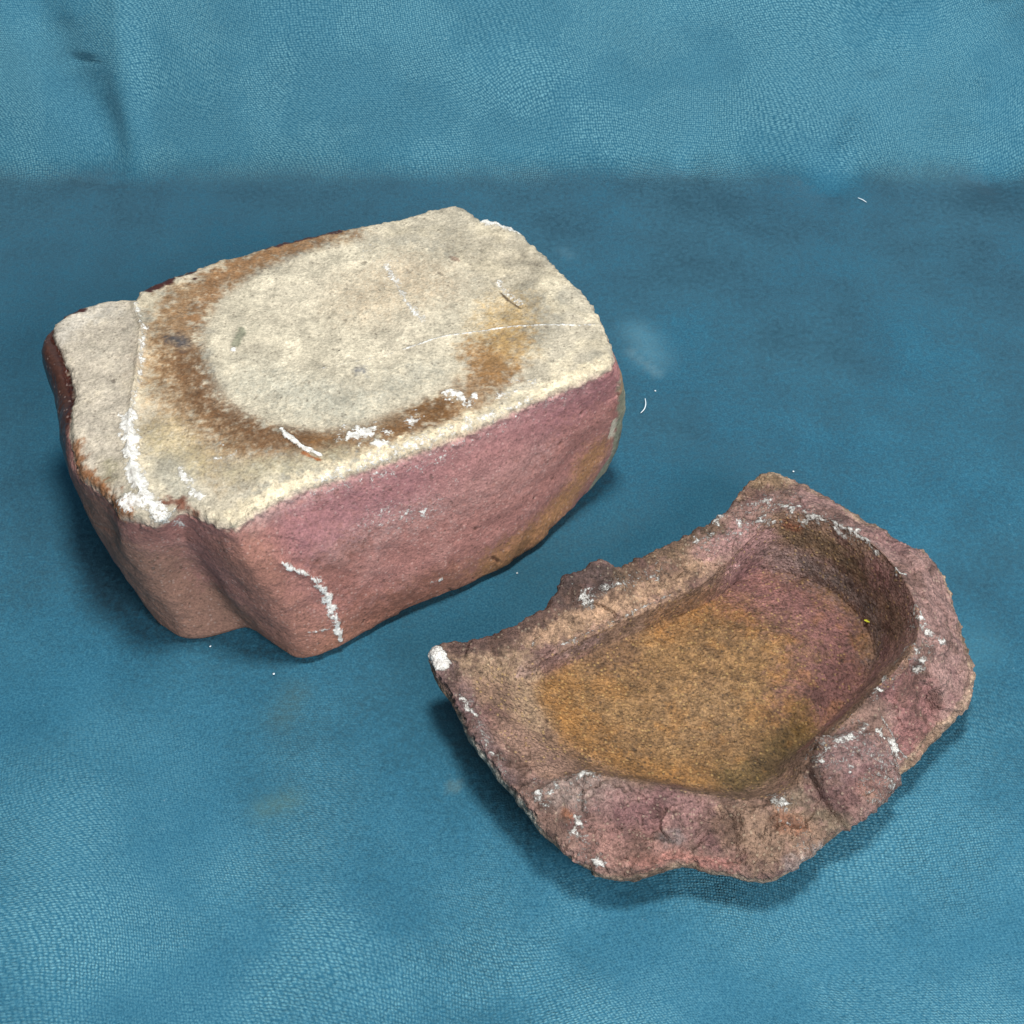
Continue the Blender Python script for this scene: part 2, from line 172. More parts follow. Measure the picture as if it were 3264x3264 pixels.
  ('col', 's', 'line', [(-0.0634, -0.0658, 0.0369), (-0.0537, -0.0626, 0.0110), (-0.0341, -0.0510, 0.0093)], 0.00706, 0.00706, (160, 92, 74), 0.50, 0.00424),
  ('col', 's', 'line', [(-0.0054, -0.0344, 0.0088), (0.0114, -0.0189, 0.0104), (0.0243, -0.0051, 0.0171), (0.0326, 0.0016, 0.0313)], 0.00800, 0.00706, (196, 130, 62), 0.85, 0.00329),
  ('col', 's', 'line', [(-0.0921, -0.0781, 0.0605), (-0.0897, -0.0780, 0.0335), (-0.0797, -0.0783, 0.0184)], 0.01176, 0.00800, (180, 114, 92), 0.80, 0.00329),
  ('col', 's', 'line', [(-0.0169, -0.0365, 0.0600), (-0.0012, -0.0270, 0.0556)], 0.01412, 0.01176, (190, 124, 116), 0.50, 0.00424),
  ('col', 's', 'line', [(0.0426, 0.0107, 0.0652), (0.0445, 0.0136, 0.0409), (0.0427, 0.0174, 0.0202), (0.0357, 0.0123, 0.0052)], 0.00565, 0.00118, (150, 146, 118), 1.00, 0.00118),
  ('gloss', 's', 'line', [(0.0426, 0.0107, 0.0652), (0.0445, 0.0136, 0.0409), (0.0427, 0.0174, 0.0202), (0.0357, 0.0123, 0.0052)], 0.00565, 0.00118, 0.6, 1.00, 0.00118),
  ('col', 's', 'line', [(0.0438, 0.0156, 0.0298), (0.0412, 0.0172, 0.0140)], 0.00235, 0.00188, (104, 98, 88), 0.70, 0.00188),
  ('col', 's', 'line', [(0.0439, 0.0114, 0.0570), (0.0442, 0.0122, 0.0447)], 0.00141, 0.00141, (176, 168, 134), 0.70, 0.00141),
  ('col', 's', 'line', [(0.0401, 0.0070, 0.0445), (0.0396, 0.0076, 0.0375)], 0.00212, 0.00118, (222, 208, 180), 0.90, 0.00141),
  ('col', 's', 'line', [(0.0393, 0.0127, 0.0751), (0.0412, 0.0087, 0.0696), (0.0412, 0.0065, 0.0607)], 0.00094, 0.00071, (200, 138, 90), 0.90, 0.00071),
  ('step', 's', 'line', [(0.0369, 0.0034, 0.0762), (0.0408, 0.0060, 0.0610), (0.0387, 0.0055, 0.0458), (0.0369, 0.0067, 0.0281), (0.0307, 0.0059, 0.0045)], 0.00000, 0.00424, 0.9, 1.00, 0.00000),
  ('crust', 's', 'line', [(-0.0825, -0.0737, 0.0556), (-0.0791, -0.0727, 0.0506), (-0.0738, -0.0706, 0.0451), (-0.0699, -0.0700, 0.0369), (-0.0666, -0.0700, 0.0260), (-0.0656, -0.0709, 0.0153), (-0.0652, -0.0714, 0.0077)], 0.00094, 0.00094, 1, 0.90, 0.00094),
  ('crust', 's', 'line', [(-0.0715, -0.0703, 0.0405), (-0.0680, -0.0702, 0.0302), (-0.0666, -0.0709, 0.0196), (-0.0658, -0.0713, 0.0121)], 0.00188, 0.00141, 1, 0.80, 0.00165),
  ('disp', 's', 'line', [(-0.0825, -0.0737, 0.0556), (-0.0791, -0.0727, 0.0506), (-0.0738, -0.0706, 0.0451), (-0.0699, -0.0700, 0.0369), (-0.0666, -0.0700, 0.0260), (-0.0656, -0.0709, 0.0153), (-0.0652, -0.0714, 0.0077)], 0.00141, 0.00118, 0.8, 1.00, 0.00071),
  ('crust', 's', 'line', [(-0.0379, -0.0490, 0.0546)], 0.00106, 0.00169, 1, 0.77, 0.00169),
  ('crust', 's', 'line', [(-0.0324, -0.0470, 0.0511)], 0.00141, 0.00226, 1, 0.77, 0.00226),
  ('crust', 's', 'line', [(-0.0472, -0.0526, 0.0576)], 0.00247, 0.00395, 1, 0.44, 0.00395),
  ('crust', 's', 'line', [(-0.0529, -0.0556, 0.0561)], 0.00176, 0.00282, 1, 0.44, 0.00282),
  ('crust', 's', 'line', [(-0.0309, -0.0496, 0.0148), (-0.0279, -0.0480, 0.0148)], 0.00088, 0.00141, 1, 0.88, 0.00141),
  ('crust', 's', 'line', [(-0.0756, -0.0768, 0.0185), (-0.0676, -0.0723, 0.0148)], 0.00053, 0.00085, 1, 0.77, 0.00085),
  ('crust', 's', 'line', [(-0.0208, -0.0387, 0.0605)], 0.00106, 0.00169, 1, 0.44, 0.00169),
  ('crust', 's', 'line', [(-0.0502, -0.0496, 0.0721), (-0.0226, -0.0362, 0.0721)], 0.00247, 0.00395, 1, 0.39, 0.00395),
  ('crust', 's', 'line', [(-0.1178, -0.0728, 0.0785), (-0.1153, -0.0684, 0.0694)], 0.00106, 0.00169, 1, 0.77, 0.00169),
  ('crust', 's', 'line', [(-0.0958, -0.0768, 0.0759)], 0.00106, 0.00169, 1, 0.55, 0.00169),
  ('disp', 's', 'line', [(-0.0073, -0.0359, 0.0131), (-0.0054, -0.0344, 0.0088)], 0.00071, 0.00071, -0.7, 1.00, 0.00071),
  ('col', 's', 'line', [(-0.0073, -0.0359, 0.0131), (-0.0054, -0.0344, 0.0088)], 0.00059, 0.00059, (90, 46, 30), 0.80, 0.00047),
  ('disp', 's', 'line', [(-0.0000, -0.0296, 0.0044), (0.0019, -0.0276, 0.0039)], 0.00071, 0.00071, -0.7, 1.00, 0.00071),
  ('col', 's', 'line', [(-0.0000, -0.0296, 0.0044), (0.0019, -0.0276, 0.0039)], 0.00059, 0.00059, (90, 46, 30), 0.80, 0.00047),
  ('disp', 's', 'line', [(0.0089, -0.0216, 0.0317)], 0.00071, 0.00071, -0.7, 1.00, 0.00071),
  ('col', 's', 'line', [(0.0089, -0.0216, 0.0317)], 0.00059, 0.00059, (90, 46, 30), 0.80, 0.00047),
  ('disp', 's', 'line', [(0.0165, -0.0144, 0.0348)], 0.00071, 0.00071, -0.7, 1.00, 0.00071),
  ('col', 's', 'line', [(0.0165, -0.0144, 0.0348)], 0.00059, 0.00059, (90, 46, 30), 0.80, 0.00047),
  ('disp', 's', 'line', [(0.0190, -0.0114, 0.0513)], 0.00071, 0.00071, -0.7, 1.00, 0.00071),
  ('col', 's', 'line', [(0.0190, -0.0114, 0.0513)], 0.00059, 0.00059, (90, 46, 30), 0.80, 0.00047),
  ('disp', 's', 'line', [(0.0269, -0.0047, 0.0613)], 0.00071, 0.00071, -0.7, 1.00, 0.00071),
  ('col', 's', 'line', [(0.0269, -0.0047, 0.0613)], 0.00059, 0.00059, (90, 46, 30), 0.80, 0.00047),
  ('disp', 's', 'line', [(-0.0135, -0.0392, 0.0333)], 0.00071, 0.00071, -0.7, 1.00, 0.00071),
  ('col', 's', 'line', [(-0.0135, -0.0392, 0.0333)], 0.00059, 0.00059, (90, 46, 30), 0.80, 0.00047),
  ('disp', 's', 'line', [(-0.1429, -0.0614, 0.0724), (-0.1291, -0.0708, 0.0800), (-0.1180, -0.0703, 0.0800)], 0.00047, 0.00071, -0.35, 1.00, 0.00047),
  ('disp', 's', 'line', [(-0.1397, -0.0659, 0.0706), (-0.1271, -0.0745, 0.0763)], 0.00047, 0.00071, -0.35, 1.00, 0.00047),
  ('disp', 's', 'line', [(-0.1002, -0.0759, 0.0709), (-0.0865, -0.0723, 0.0673), (-0.0764, -0.0677, 0.0600)], 0.00047, 0.00071, -0.35, 1.00, 0.00047),
  ('disp', 's', 'line', [(-0.0972, -0.0770, 0.0651), (-0.0834, -0.0728, 0.0600)], 0.00047, 0.00071, -0.35, 1.00, 0.00047),
  ('disp', 's', 'line', [(-0.1523, -0.0526, 0.0528), (-0.1354, -0.0708, 0.0634)], 0.00047, 0.00071, -0.35, 1.00, 0.00047),
  ('disp', 's', 'line', [(-0.1453, -0.0583, 0.0329), (-0.1282, -0.0699, 0.0419)], 0.00047, 0.00071, -0.35, 1.00, 0.00047),
  ('disp', 's', 'line', [(-0.0801, -0.0782, 0.0168), (-0.0649, -0.0705, 0.0142)], 0.00047, 0.00071, -0.35, 1.00, 0.00047),
  ('disp', 's', 'line', [(-0.1081, -0.0719, 0.0717), (-0.0928, -0.0745, 0.0754)], 0.00047, 0.00071, -0.35, 1.00, 0.00047),
  ('disp', 's', 'line', [(-0.0415, -0.0539, 0.0033), (-0.0348, -0.0508, 0.0039), (-0.0256, -0.0461, 0.0039)], 0.00188, 0.00141, -2.2, 1.00, 0.00071),
  ('disp', 's', 'line', [(0.0156, -0.0134, 0.0044), (0.0230, -0.0042, 0.0043)], 0.00141, 0.00118, -1.5, 1.00, 0.00071)]
DISH_MARKS = [
  ('col', 'fw', 'line', [(0.0182, -0.0988, 0.0166), (0.0230, -0.1261, 0.0201), (0.0429, -0.1371, 0.0169), (0.0650, -0.1381, 0.0151)], 0.00747, 0.00615, (164, 112, 46), 0.65, 0.00396),
  ('col', 'fw', 'line', [(0.0567, -0.0683, 0.0150), (0.0760, -0.0559, 0.0123), (0.0878, -0.0630, 0.0116)], 0.00747, 0.00571, (160, 106, 44), 0.60, 0.00396),
  ('col', 'fw', 'line', [(0.0322, -0.0870, 0.0150), (0.0422, -0.0812, 0.0144)], 0.00659, 0.00527, (128, 92, 62), 0.75, 0.00352),
  ('col', 'fw', 'line', [(0.0637, -0.1099, 0.0127), (0.0739, -0.1052, 0.0125)], 0.01319, 0.00879, (168, 128, 84), 0.50, 0.00527),
  ('col', 'fw', 'line', [(0.0896, -0.0426, 0.0108), (0.1050, -0.0524, 0.0095), (0.1195, -0.0666, 0.0095), (0.1225, -0.0837, 0.0092), (0.1130, -0.1029, 0.0092)], 0.01538, 0.01319, (150, 100, 94), 0.95, 0.00571),
  ('col', 'fw', 'line', [(0.1102, -0.0383, 0.0138), (0.1275, -0.0497, 0.0126), (0.1367, -0.0661, 0.0153), (0.1359, -0.0796, 0.0071)], 0.00527, 0.00571, (128, 112, 104), 0.70, 0.00352),
  ('col', 'w', 'line', [(0.1066, -0.0359, 0.0279), (0.1200, -0.0424, 0.0274), (0.1317, -0.0534, 0.0266)], 0.00571, 0.00286, (112, 84, 50), 0.85, 0.00220),  # inner wall browns from here: clay colour plus some shade painted in
  ('col', 'w', 'line', [(0.1056, -0.0352, 0.0319), (0.1083, -0.0360, 0.0313)], 0.00220, 0.00176, (158, 84, 34), 0.80, 0.00176),
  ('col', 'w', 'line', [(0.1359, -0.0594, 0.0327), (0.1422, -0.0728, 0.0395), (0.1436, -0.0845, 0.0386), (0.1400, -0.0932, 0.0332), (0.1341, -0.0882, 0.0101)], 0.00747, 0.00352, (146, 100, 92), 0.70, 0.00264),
  ('col', 'w', 'line', [(0.1364, -0.0599, 0.0344), (0.1382, -0.0636, 0.0343)], 0.00264, 0.00220, (170, 110, 104), 0.60, 0.00176),
  ('col', 'w', 'line', [(0.1211, -0.1130, 0.0251), (0.1108, -0.1210, 0.0217), (0.1044, -0.1259, 0.0197)], 0.00527, 0.00308, (124, 70, 58), 0.70, 0.00220),
  ('col', 'fw', 'line', [(0.1012, -0.1179, 0.0109), (0.0899, -0.1323, 0.0128), (0.0778, -0.1379, 0.0144)], 0.00703, 0.00484, (112, 88, 44), 0.80, 0.00308),  # dark basin corner: olive clay colour with part of its shade painted in
  ('col', 'fw', 'line', [(0.1048, -0.1060, 0.0103), (0.1052, -0.1150, 0.0101)], 0.00527, 0.00352, (150, 110, 44), 0.70, 0.00264),
  ('col', 'wf', 'line', [(0.0926, -0.0396, 0.0243), (0.1064, -0.0374, 0.0123)], 0.00571, 0.00396, (158, 122, 112), 0.70, 0.00308),
  ('col', 'rw', 'line', [(0.0066, -0.0852, 0.0305), (0.0242, -0.0779, 0.0288), (0.0421, -0.0680, 0.0288), (0.0605, -0.0568, 0.0280), (0.0731, -0.0483, 0.0286)], 0.00615, 0.00352, (190, 146, 104), 0.80, 0.00308),
  ('col', 'rw', 'line', [(-0.0199, -0.1013, 0.0327), (-0.0011, -0.0956, 0.0285), (0.0066, -0.0995, 0.0209), (0.0082, -0.1169, 0.0228)], 0.00659, 0.00484, (176, 140, 100), 0.70, 0.00352),
  ('col', 'rwf', 'line', [(0.0034, -0.0991, 0.0241), (0.0143, -0.0929, 0.0228), (0.0320, -0.0819, 0.0213)], 0.00242, 0.00198, (160, 124, 116), 0.50, 0.00176),
  ('col', 'rw', 'line', [(0.0734, -0.0452, 0.0292), (0.0877, -0.0387, 0.0297), (0.0945, -0.0382, 0.0260), (0.0863, -0.0453, 0.0216)], 0.00659, 0.00352, (172, 122, 116), 0.80, 0.00308),
  ('col', 'r', 'line', [(-0.0200, -0.0958, 0.0341), (-0.0068, -0.0912, 0.0326), (0.0067, -0.0819, 0.0319), (0.0164, -0.0745, 0.0324)], 0.00440, 0.00308, (92, 62, 54), 0.90, 0.00352),
  ('col', 'r', 'line', [(0.0167, -0.0707, 0.0332), (0.0211, -0.0657, 0.0344), (0.0291, -0.0621, 0.0351), (0.0362, -0.0620, 0.0336), (0.0241, -0.0713, 0.0316)], 0.00440, 0.00220, (86, 64, 58), 0.95, 0.00220),
  ('col', 'r', 'line', [(0.0392, -0.0608, 0.0323), (0.0590, -0.0477, 0.0304), (0.0780, -0.0358, 0.0309)], 0.00352, 0.00264, (112, 84, 56), 0.85, 0.00308),
  ('col', 'r', 'line', [(0.0886, -0.0196, 0.0324), (0.0969, -0.0140, 0.0343), (0.1026, -0.0146, 0.0349)], 0.00484, 0.00264, (140, 108, 70), 0.85, 0.00264),
  ('col', 'r', 'line', [(-0.0234, -0.1068, 0.0342), (-0.0156, -0.1234, 0.0335), (-0.0075, -0.1380, 0.0327), (-0.0011, -0.1472, 0.0321)], 0.00527, 0.00352, (126, 94, 92), 0.80, 0.00308),
  ('col', 'rw', 'line', [(-0.0012, -0.1297, 0.0286), (0.0077, -0.1402, 0.0283), (0.0152, -0.1415, 0.0269)], 0.00747, 0.00527, (162, 120, 98), 0.70, 0.00352),
  ('col', 'r', 'line', [(0.0166, -0.1529, 0.0287), (0.0276, -0.1475, 0.0264), (0.0328, -0.1511, 0.0255)], 0.00747, 0.00527, (154, 128, 116), 0.80, 0.00352),
  ('col', 'r', 'line', [(0.0379, -0.1584, 0.0238), (0.0521, -0.1559, 0.0238), (0.0645, -0.1572, 0.0236)], 0.01011, 0.00659, (152, 106, 100), 0.95, 0.00396),
  ('col', 'r', 'line', [(0.0287, -0.1694, 0.0231), (0.0392, -0.1715, 0.0222), (0.0479, -0.1677, 0.0229)], 0.00747, 0.00484, (162, 112, 98), 0.85, 0.00352),
  ('col', 'r', 'line', [(0.0770, -0.1561, 0.0237), (0.0831, -0.1673, 0.0223), (0.0960, -0.1618, 0.0227)], 0.00967, 0.00571, (150, 114, 86), 0.85, 0.00352),
  ('col', 'r', 'line', [(0.0903, -0.1605, 0.0234), (0.0942, -0.1617, 0.0229)], 0.00352, 0.00264, (150, 92, 58), 0.80, 0.00264),
  ('col', 'r', 'line', [(0.0168, -0.1593, 0.0271), (0.0187, -0.1603, 0.0254)], 0.00198, 0.00154, (150, 86, 44), 0.80, 0.00176),
  ('col', 'r', 'line', [(0.0507, -0.1658, 0.0231), (0.0544, -0.1651, 0.0234)], 0.00264, 0.00198, (128, 112, 108), 0.70, 0.00176),
  ('col', 'r', 'line', [(0.0913, -0.1512, 0.0258), (0.1022, -0.1525, 0.0247), (0.1073, -0.1588, 0.0217)], 0.00440, 0.00352, (128, 106, 80), 0.80, 0.00264),
  ('col', 'r', 'line', [(0.1205, -0.0302, 0.0367), (0.1358, -0.0462, 0.0382), (0.1510, -0.0643, 0.0365), (0.1539, -0.0848, 0.0331), (0.1527, -0.0992, 0.0304), (0.1437, -0.1174, 0.0263)], 0.01231, 0.00396, (168, 124, 114), 0.95, 0.00264),
  ('col', 'r', 'line', [(0.1333, -0.1115, 0.0376), (0.1449, -0.1154, 0.0268), (0.1410, -0.1260, 0.0230)], 0.00791, 0.00264, (154, 98, 92), 0.95, 0.00220),
  ('col', 'r', 'line', [(0.1089, -0.1366, 0.0292), (0.1183, -0.1386, 0.0255), (0.1236, -0.1447, 0.0218)], 0.01055, 0.00352, (150, 110, 104), 0.90, 0.00308),
  ('col', 'r', 'line', [(0.1177, -0.1472, 0.0227), (0.1216, -0.1449, 0.0223)], 0.00352, 0.00308, (168, 120, 92), 0.70, 0.00220),
  ('col', 'ro', 'line', [(0.1028, -0.0106, 0.0342), (0.1176, -0.0201, 0.0341), (0.1379, -0.0358, 0.0334), (0.1545, -0.0507, 0.0327), (0.1623, -0.0597, 0.0275), (0.1637, -0.0745, 0.0244), (0.1674, -0.0873, 0.0210), (0.1671, -0.0980, 0.0201), (0.1564, -0.1157, 0.0195), (0.1394, -0.1331, 0.0201), (0.1277, -0.1409, 0.0123)], 0.00154, 0.00154, (198, 162, 124), 0.75, 0.00176),
  ('col', 'ro', 'line', [(0.1217, -0.0234, 0.0341), (0.1326, -0.0310, 0.0334), (0.1468, -0.0436, 0.0331)], 0.00088, 0.00066, (80, 66, 50), 0.70, 0.00154),
  ('col', 'ro', 'line', [(0.1628, -0.0732, 0.0259), (0.1648, -0.0800, 0.0235), (0.1669, -0.0874, 0.0220)], 0.00088, 0.00066, (80, 66, 50), 0.70, 0.00132),
  ('col', 'ro', 'line', [(0.1013, -0.1671, 0.0184), (0.0915, -0.1746, 0.0200), (0.1111, -0.1546, 0.0111)], 0.00198, 0.00154, (190, 168, 156), 0.80, 0.00176),
  ('col', 'o', 'line', [(-0.0157, -0.1279, 0.0304), (-0.0029, -0.1477, 0.0300), (0.0058, -0.1597, 0.0296)], 0.00659, 0.00352, (186, 182, 166), 0.90, 0.00352),
  ('col', 'ro', 'line', [(0.0408, -0.1750, 0.0219), (0.0563, -0.1720, 0.0233), (0.0719, -0.1750, 0.0213)], 0.00220, 0.00176, (178, 112, 96), 0.85, 0.00176),
  ('crust', 'rwo', 'line', [(-0.0275, -0.0998, 0.0346), (-0.0254, -0.1015, 0.0344)], 0.00214, 0.00371, 1, 1.00, 0.00371),
  ('crust', 'rwo', 'line', [(-0.0169, -0.1166, 0.0328), (-0.0135, -0.1225, 0.0324)], 0.00115, 0.00200, 1, 0.88, 0.00200),
  ('crust', 'rwo', 'line', [(-0.0096, -0.1347, 0.0329), (-0.0072, -0.1389, 0.0327)], 0.00099, 0.00171, 1, 0.88, 0.00171),
  ('crust', 'rwo', 'line', [(0.0078, -0.1543, 0.0308), (0.0103, -0.1574, 0.0307)], 0.00132, 0.00229, 1, 0.94, 0.00229),
  ('crust', 'rwo', 'line', [(0.0122, -0.1538, 0.0299), (0.0150, -0.1515, 0.0292)], 0.00099, 0.00171, 1, 0.66, 0.00171),
  ('crust', 'rwo', 'line', [(0.0229, -0.1459, 0.0274), (0.0266, -0.1428, 0.0265)], 0.00198, 0.00343, 1, 0.83, 0.00343),
  ('crust', 'rwo', 'line', [(0.0211, -0.1598, 0.0249), (0.0215, -0.1624, 0.0245), (0.0198, -0.1644, 0.0242)], 0.00132, 0.00229, 1, 1.00, 0.00229),
  ('crust', 'rwo', 'line', [(0.0224, -0.1700, 0.0236)], 0.00082, 0.00143, 1, 0.88, 0.00143),
  ('crust', 'rwo', 'line', [(0.0258, -0.1735, 0.0227), (0.0287, -0.1751, 0.0218)], 0.00099, 0.00171, 1, 0.77, 0.00171),
  ('crust', 'rwo', 'line', [(0.0388, -0.1763, 0.0217)], 0.00082, 0.00143, 1, 0.88, 0.00143),
  ('crust', 'rwo', 'line', [(0.0886, -0.1506, 0.0249), (0.0899, -0.1539, 0.0249)], 0.00132, 0.00229, 1, 0.99, 0.00229),
  ('crust', 'rwo', 'line', [(0.0910, -0.1563, 0.0243)], 0.00066, 0.00114, 1, 0.77, 0.00114),
  ('crust', 'rwo', 'line', [(0.0935, -0.1687, 0.0216), (0.0972, -0.1670, 0.0214)], 0.00132, 0.00229, 1, 0.66, 0.00229),
  ('crust', 'rwo', 'line', [(0.0257, -0.0706, 0.0315), (0.0278, -0.0727, 0.0302)], 0.00148, 0.00257, 1, 0.94, 0.00257),
  ('crust', 'rwo', 'line', [(0.0320, -0.0667, 0.0322), (0.0390, -0.0646, 0.0314)], 0.00115, 0.00200, 1, 0.77, 0.00200),
  ('crust', 'rwo', 'line', [(0.0214, -0.0671, 0.0340)], 0.00049, 0.00086, 1, 0.88, 0.00086),
  ('crust', 'rwo', 'line', [(0.0083, -0.0877, 0.0289)], 0.00082, 0.00143, 1, 0.66, 0.00143),
  ('crust', 'rwo', 'line', [(0.0449, -0.0634, 0.0294), (0.0587, -0.0551, 0.0287)], 0.00066, 0.00114, 1, 0.50, 0.00114),
  ('crust', 'rwo', 'line', [(0.0162, -0.0893, 0.0259), (0.0358, -0.0781, 0.0259), (0.0558, -0.0669, 0.0261), (0.0863, -0.0453, 0.0202)], 0.00049, 0.00086, 1, 0.55, 0.00086),  # highlight along the basin ridge, painted in through the white layer
  ('crust', 'rwo', 'line', [(0.0692, -0.0432, 0.0300), (0.0768, -0.0390, 0.0303)], 0.00115, 0.00200, 1, 0.66, 0.00200),
  ('crust', 'rwo', 'line', [(0.0779, -0.0337, 0.0314), (0.0814, -0.0310, 0.0317)], 0.00099, 0.00171, 1, 0.77, 0.00171),
  ('crust', 'rwo', 'line', [(0.0872, -0.0330, 0.0307), (0.0939, -0.0352, 0.0320), (0.1023, -0.0346, 0.0328)], 0.00148, 0.00257, 1, 0.77, 0.00257),
  ('crust', 'rwo', 'line', [(0.0907, -0.0246, 0.0323), (0.0989, -0.0257, 0.0349), (0.1057, -0.0322, 0.0378)], 0.00148, 0.00257, 1, 0.72, 0.00257),
  ('crust', 'rwo', 'line', [(0.0959, -0.0351, 0.0333), (0.1116, -0.0369, 0.0351)], 0.00115, 0.00200, 1, 0.66, 0.00200),
  ('crust', 'rwo', 'line', [(0.1075, -0.0292, 0.0374), (0.1112, -0.0350, 0.0390)], 0.00049, 0.00086, 1, 0.77, 0.00086),
  ('crust', 'rwo', 'line', [(0.1122, -0.0367, 0.0382), (0.1214, -0.0421, 0.0395)], 0.00115, 0.00200, 1, 0.83, 0.00200),
  ('crust', 'rwo', 'line', [(0.1241, -0.0440, 0.0403), (0.1315, -0.0506, 0.0416)], 0.00132, 0.00229, 1, 1.00, 0.00229),
  ('crust', 'rwo', 'line', [(0.1186, -0.0403, 0.0391), (0.1244, -0.0447, 0.0366)], 0.00099, 0.00171, 1, 0.77, 0.00171),
  ('crust', 'rwo', 'line', [(0.1325, -0.0526, 0.0396), (0.1351, -0.0564, 0.0396)], 0.00115, 0.00200, 1, 0.77, 0.00200),
  ('crust', 'rwo', 'line', [(0.1401, -0.0649, 0.0416), (0.1425, -0.0681, 0.0411)], 0.00082, 0.00143, 1, 0.88, 0.00143),
  ('crust', 'rwo', 'line', [(0.1444, -0.0834, 0.0411), (0.1459, -0.0870, 0.0403)], 0.00099, 0.00171, 1, 0.99, 0.00171),
  ('crust', 'rwo', 'line', [(0.1459, -0.0899, 0.0398), (0.1510, -0.0942, 0.0340)], 0.00099, 0.00171, 1, 0.83, 0.00171),
  ('crust', 'rwo', 'line', [(0.1388, -0.0982, 0.0358), (0.1425, -0.1003, 0.0384), (0.1442, -0.1022, 0.0359)], 0.00132, 0.00229, 1, 0.94, 0.00229),
  ('crust', 'rwo', 'line', [(0.1357, -0.1009, 0.0325), (0.1432, -0.1060, 0.0344)], 0.00132, 0.00229, 1, 0.66, 0.00229),
  ('crust', 'rwo', 'line', [(0.1264, -0.1154, 0.0367), (0.1313, -0.1059, 0.0304)], 0.00115, 0.00200, 1, 0.99, 0.00200),
  ('crust', 'rwo', 'line', [(0.1237, -0.1148, 0.0328), (0.1297, -0.1231, 0.0292), (0.1368, -0.1328, 0.0219)], 0.00049, 0.00086, 1, 1.00, 0.00086),
  ('crust', 'rwo', 'line', [(0.1032, -0.1407, 0.0292), (0.1049, -0.1374, 0.0301)], 0.00148, 0.00257, 1, 0.94, 0.00257),
  ('crust', 'rwo', 'line', [(0.1084, -0.1340, 0.0304), (0.1131, -0.1317, 0.0298)], 0.00132, 0.00229, 1, 0.88, 0.00229),
  ('crust', 'rwo', 'line', [(0.1176, -0.1285, 0.0299), (0.1215, -0.1262, 0.0300)], 0.00099, 0.00171, 1, 0.66, 0.00171),
  ('crust', 'rwo', 'line', [(0.1270, -0.1278, 0.0273), (0.1329, -0.1310, 0.0240)], 0.00198, 0.00343, 1, 0.83, 0.00343),
  ('crust', 'rwo', 'line', [(0.1324, -0.1362, 0.0220), (0.1375, -0.1314, 0.0114)], 0.00115, 0.00200, 1, 0.99, 0.00200),
  ('crust', 'rwo', 'line', [(0.1127, -0.1413, 0.0263), (0.1142, -0.1443, 0.0247)], 0.00115, 0.00200, 1, 0.66, 0.00200),
  ('crust', 'rwo', 'line', [(0.1216, -0.1433, 0.0229), (0.1264, -0.1439, 0.0208)], 0.00148, 0.00257, 1, 0.66, 0.00257),
  ('crust', 'rwo', 'line', [(0.1066, -0.1456, 0.0264)], 0.00099, 0.00171, 1, 0.66, 0.00171),
  ('crust', 'rwo', 'line', [(0.1206, -0.1364, 0.0256)], 0.00082, 0.00143, 1, 0.66, 0.00143),
  ('crust', 'rwo', 'line', [(0.0888, -0.0269, 0.0318), (0.1042, -0.0306, 0.0372), (0.1186, -0.0403, 0.0391), (0.1326, -0.0516, 0.0415)], 0.00484, 0.00387, 1, 0.34, 0.00387),
  ('crust', 'rwo', 'line', [(0.0972, -0.0224, 0.0343), (0.1089, -0.0257, 0.0366)], 0.00308, 0.00246, 1, 0.30, 0.00246),
  ('crust', 'rwo', 'line', [(0.1434, -0.0836, 0.0378), (0.1474, -0.0950, 0.0368), (0.1400, -0.1049, 0.0378)], 0.00352, 0.00281, 1, 0.36, 0.00281),
  ('crust', 'rwo', 'line', [(0.1253, -0.1175, 0.0364), (0.1333, -0.1115, 0.0376)], 0.00352, 0.00281, 1, 0.34, 0.00281),
  ('crust', 'rwo', 'line', [(0.1054, -0.1372, 0.0301), (0.1191, -0.1315, 0.0280), (0.1324, -0.1328, 0.0234), (0.1216, -0.1449, 0.0223)], 0.00747, 0.00598, 1, 0.36, 0.00598),
  ('crust', 'rwo', 'line', [(0.0078, -0.1543, 0.0308), (0.0221, -0.1460, 0.0275), (0.0219, -0.1626, 0.0244), (0.0249, -0.1734, 0.0226)], 0.00440, 0.00352, 1, 0.32, 0.00352),
  ('crust', 'rwo', 'line', [(-0.0177, -0.1148, 0.0328), (-0.0064, -0.1389, 0.0325), (-0.0011, -0.1472, 0.0321)], 0.00264, 0.00211, 1, 0.34, 0.00211),
  ('crust', 'rwo', 'line', [(0.0241, -0.0713, 0.0316), (0.0401, -0.0633, 0.0312), (0.0566, -0.0554, 0.0290)], 0.00308, 0.00246, 1, 0.34, 0.00246),
  ('crust', 'rwo', 'line', [(0.0899, -0.1510, 0.0254), (0.0942, -0.1617, 0.0229), (0.0971, -0.1687, 0.0211)], 0.00352, 0.00281, 1, 0.30, 0.00281),
  ('crust', 'rwo', 'line', [(0.0732, -0.0438, 0.0295), (0.0883, -0.0362, 0.0302)], 0.00396, 0.00316, 1, 0.34, 0.00316),
  ('step', 'r', 'line', [(0.1373, -0.1334, 0.0215), (0.1297, -0.1231, 0.0292), (0.1247, -0.1118, 0.0291)], 0.00000, 0.00571, 1.0, 1.00, 0.00000),
  ('step', 'r', 'line', [(0.1416, -0.1077, 0.0344), (0.1523, -0.1105, 0.0252)], 0.00000, 0.00308, 1.7, 1.00, 0.00000),
  ('disp', 'rw', 'line', [(0.1012, -0.1378, 0.0292), (0.1026, -0.1467, 0.0268), (0.1060, -0.1522, 0.0240), (0.1112, -0.1560, 0.0216)], 0.00308, 0.00264, -1.8, 1.00, 0.00132),
  ('disp', 'r', 'line', [(0.1070, -0.1369, 0.0297), (0.1188, -0.1367, 0.0260), (0.1216, -0.1433, 0.0229)], 0.00659, 0.00440, 1.6, 1.00, 0.00176),
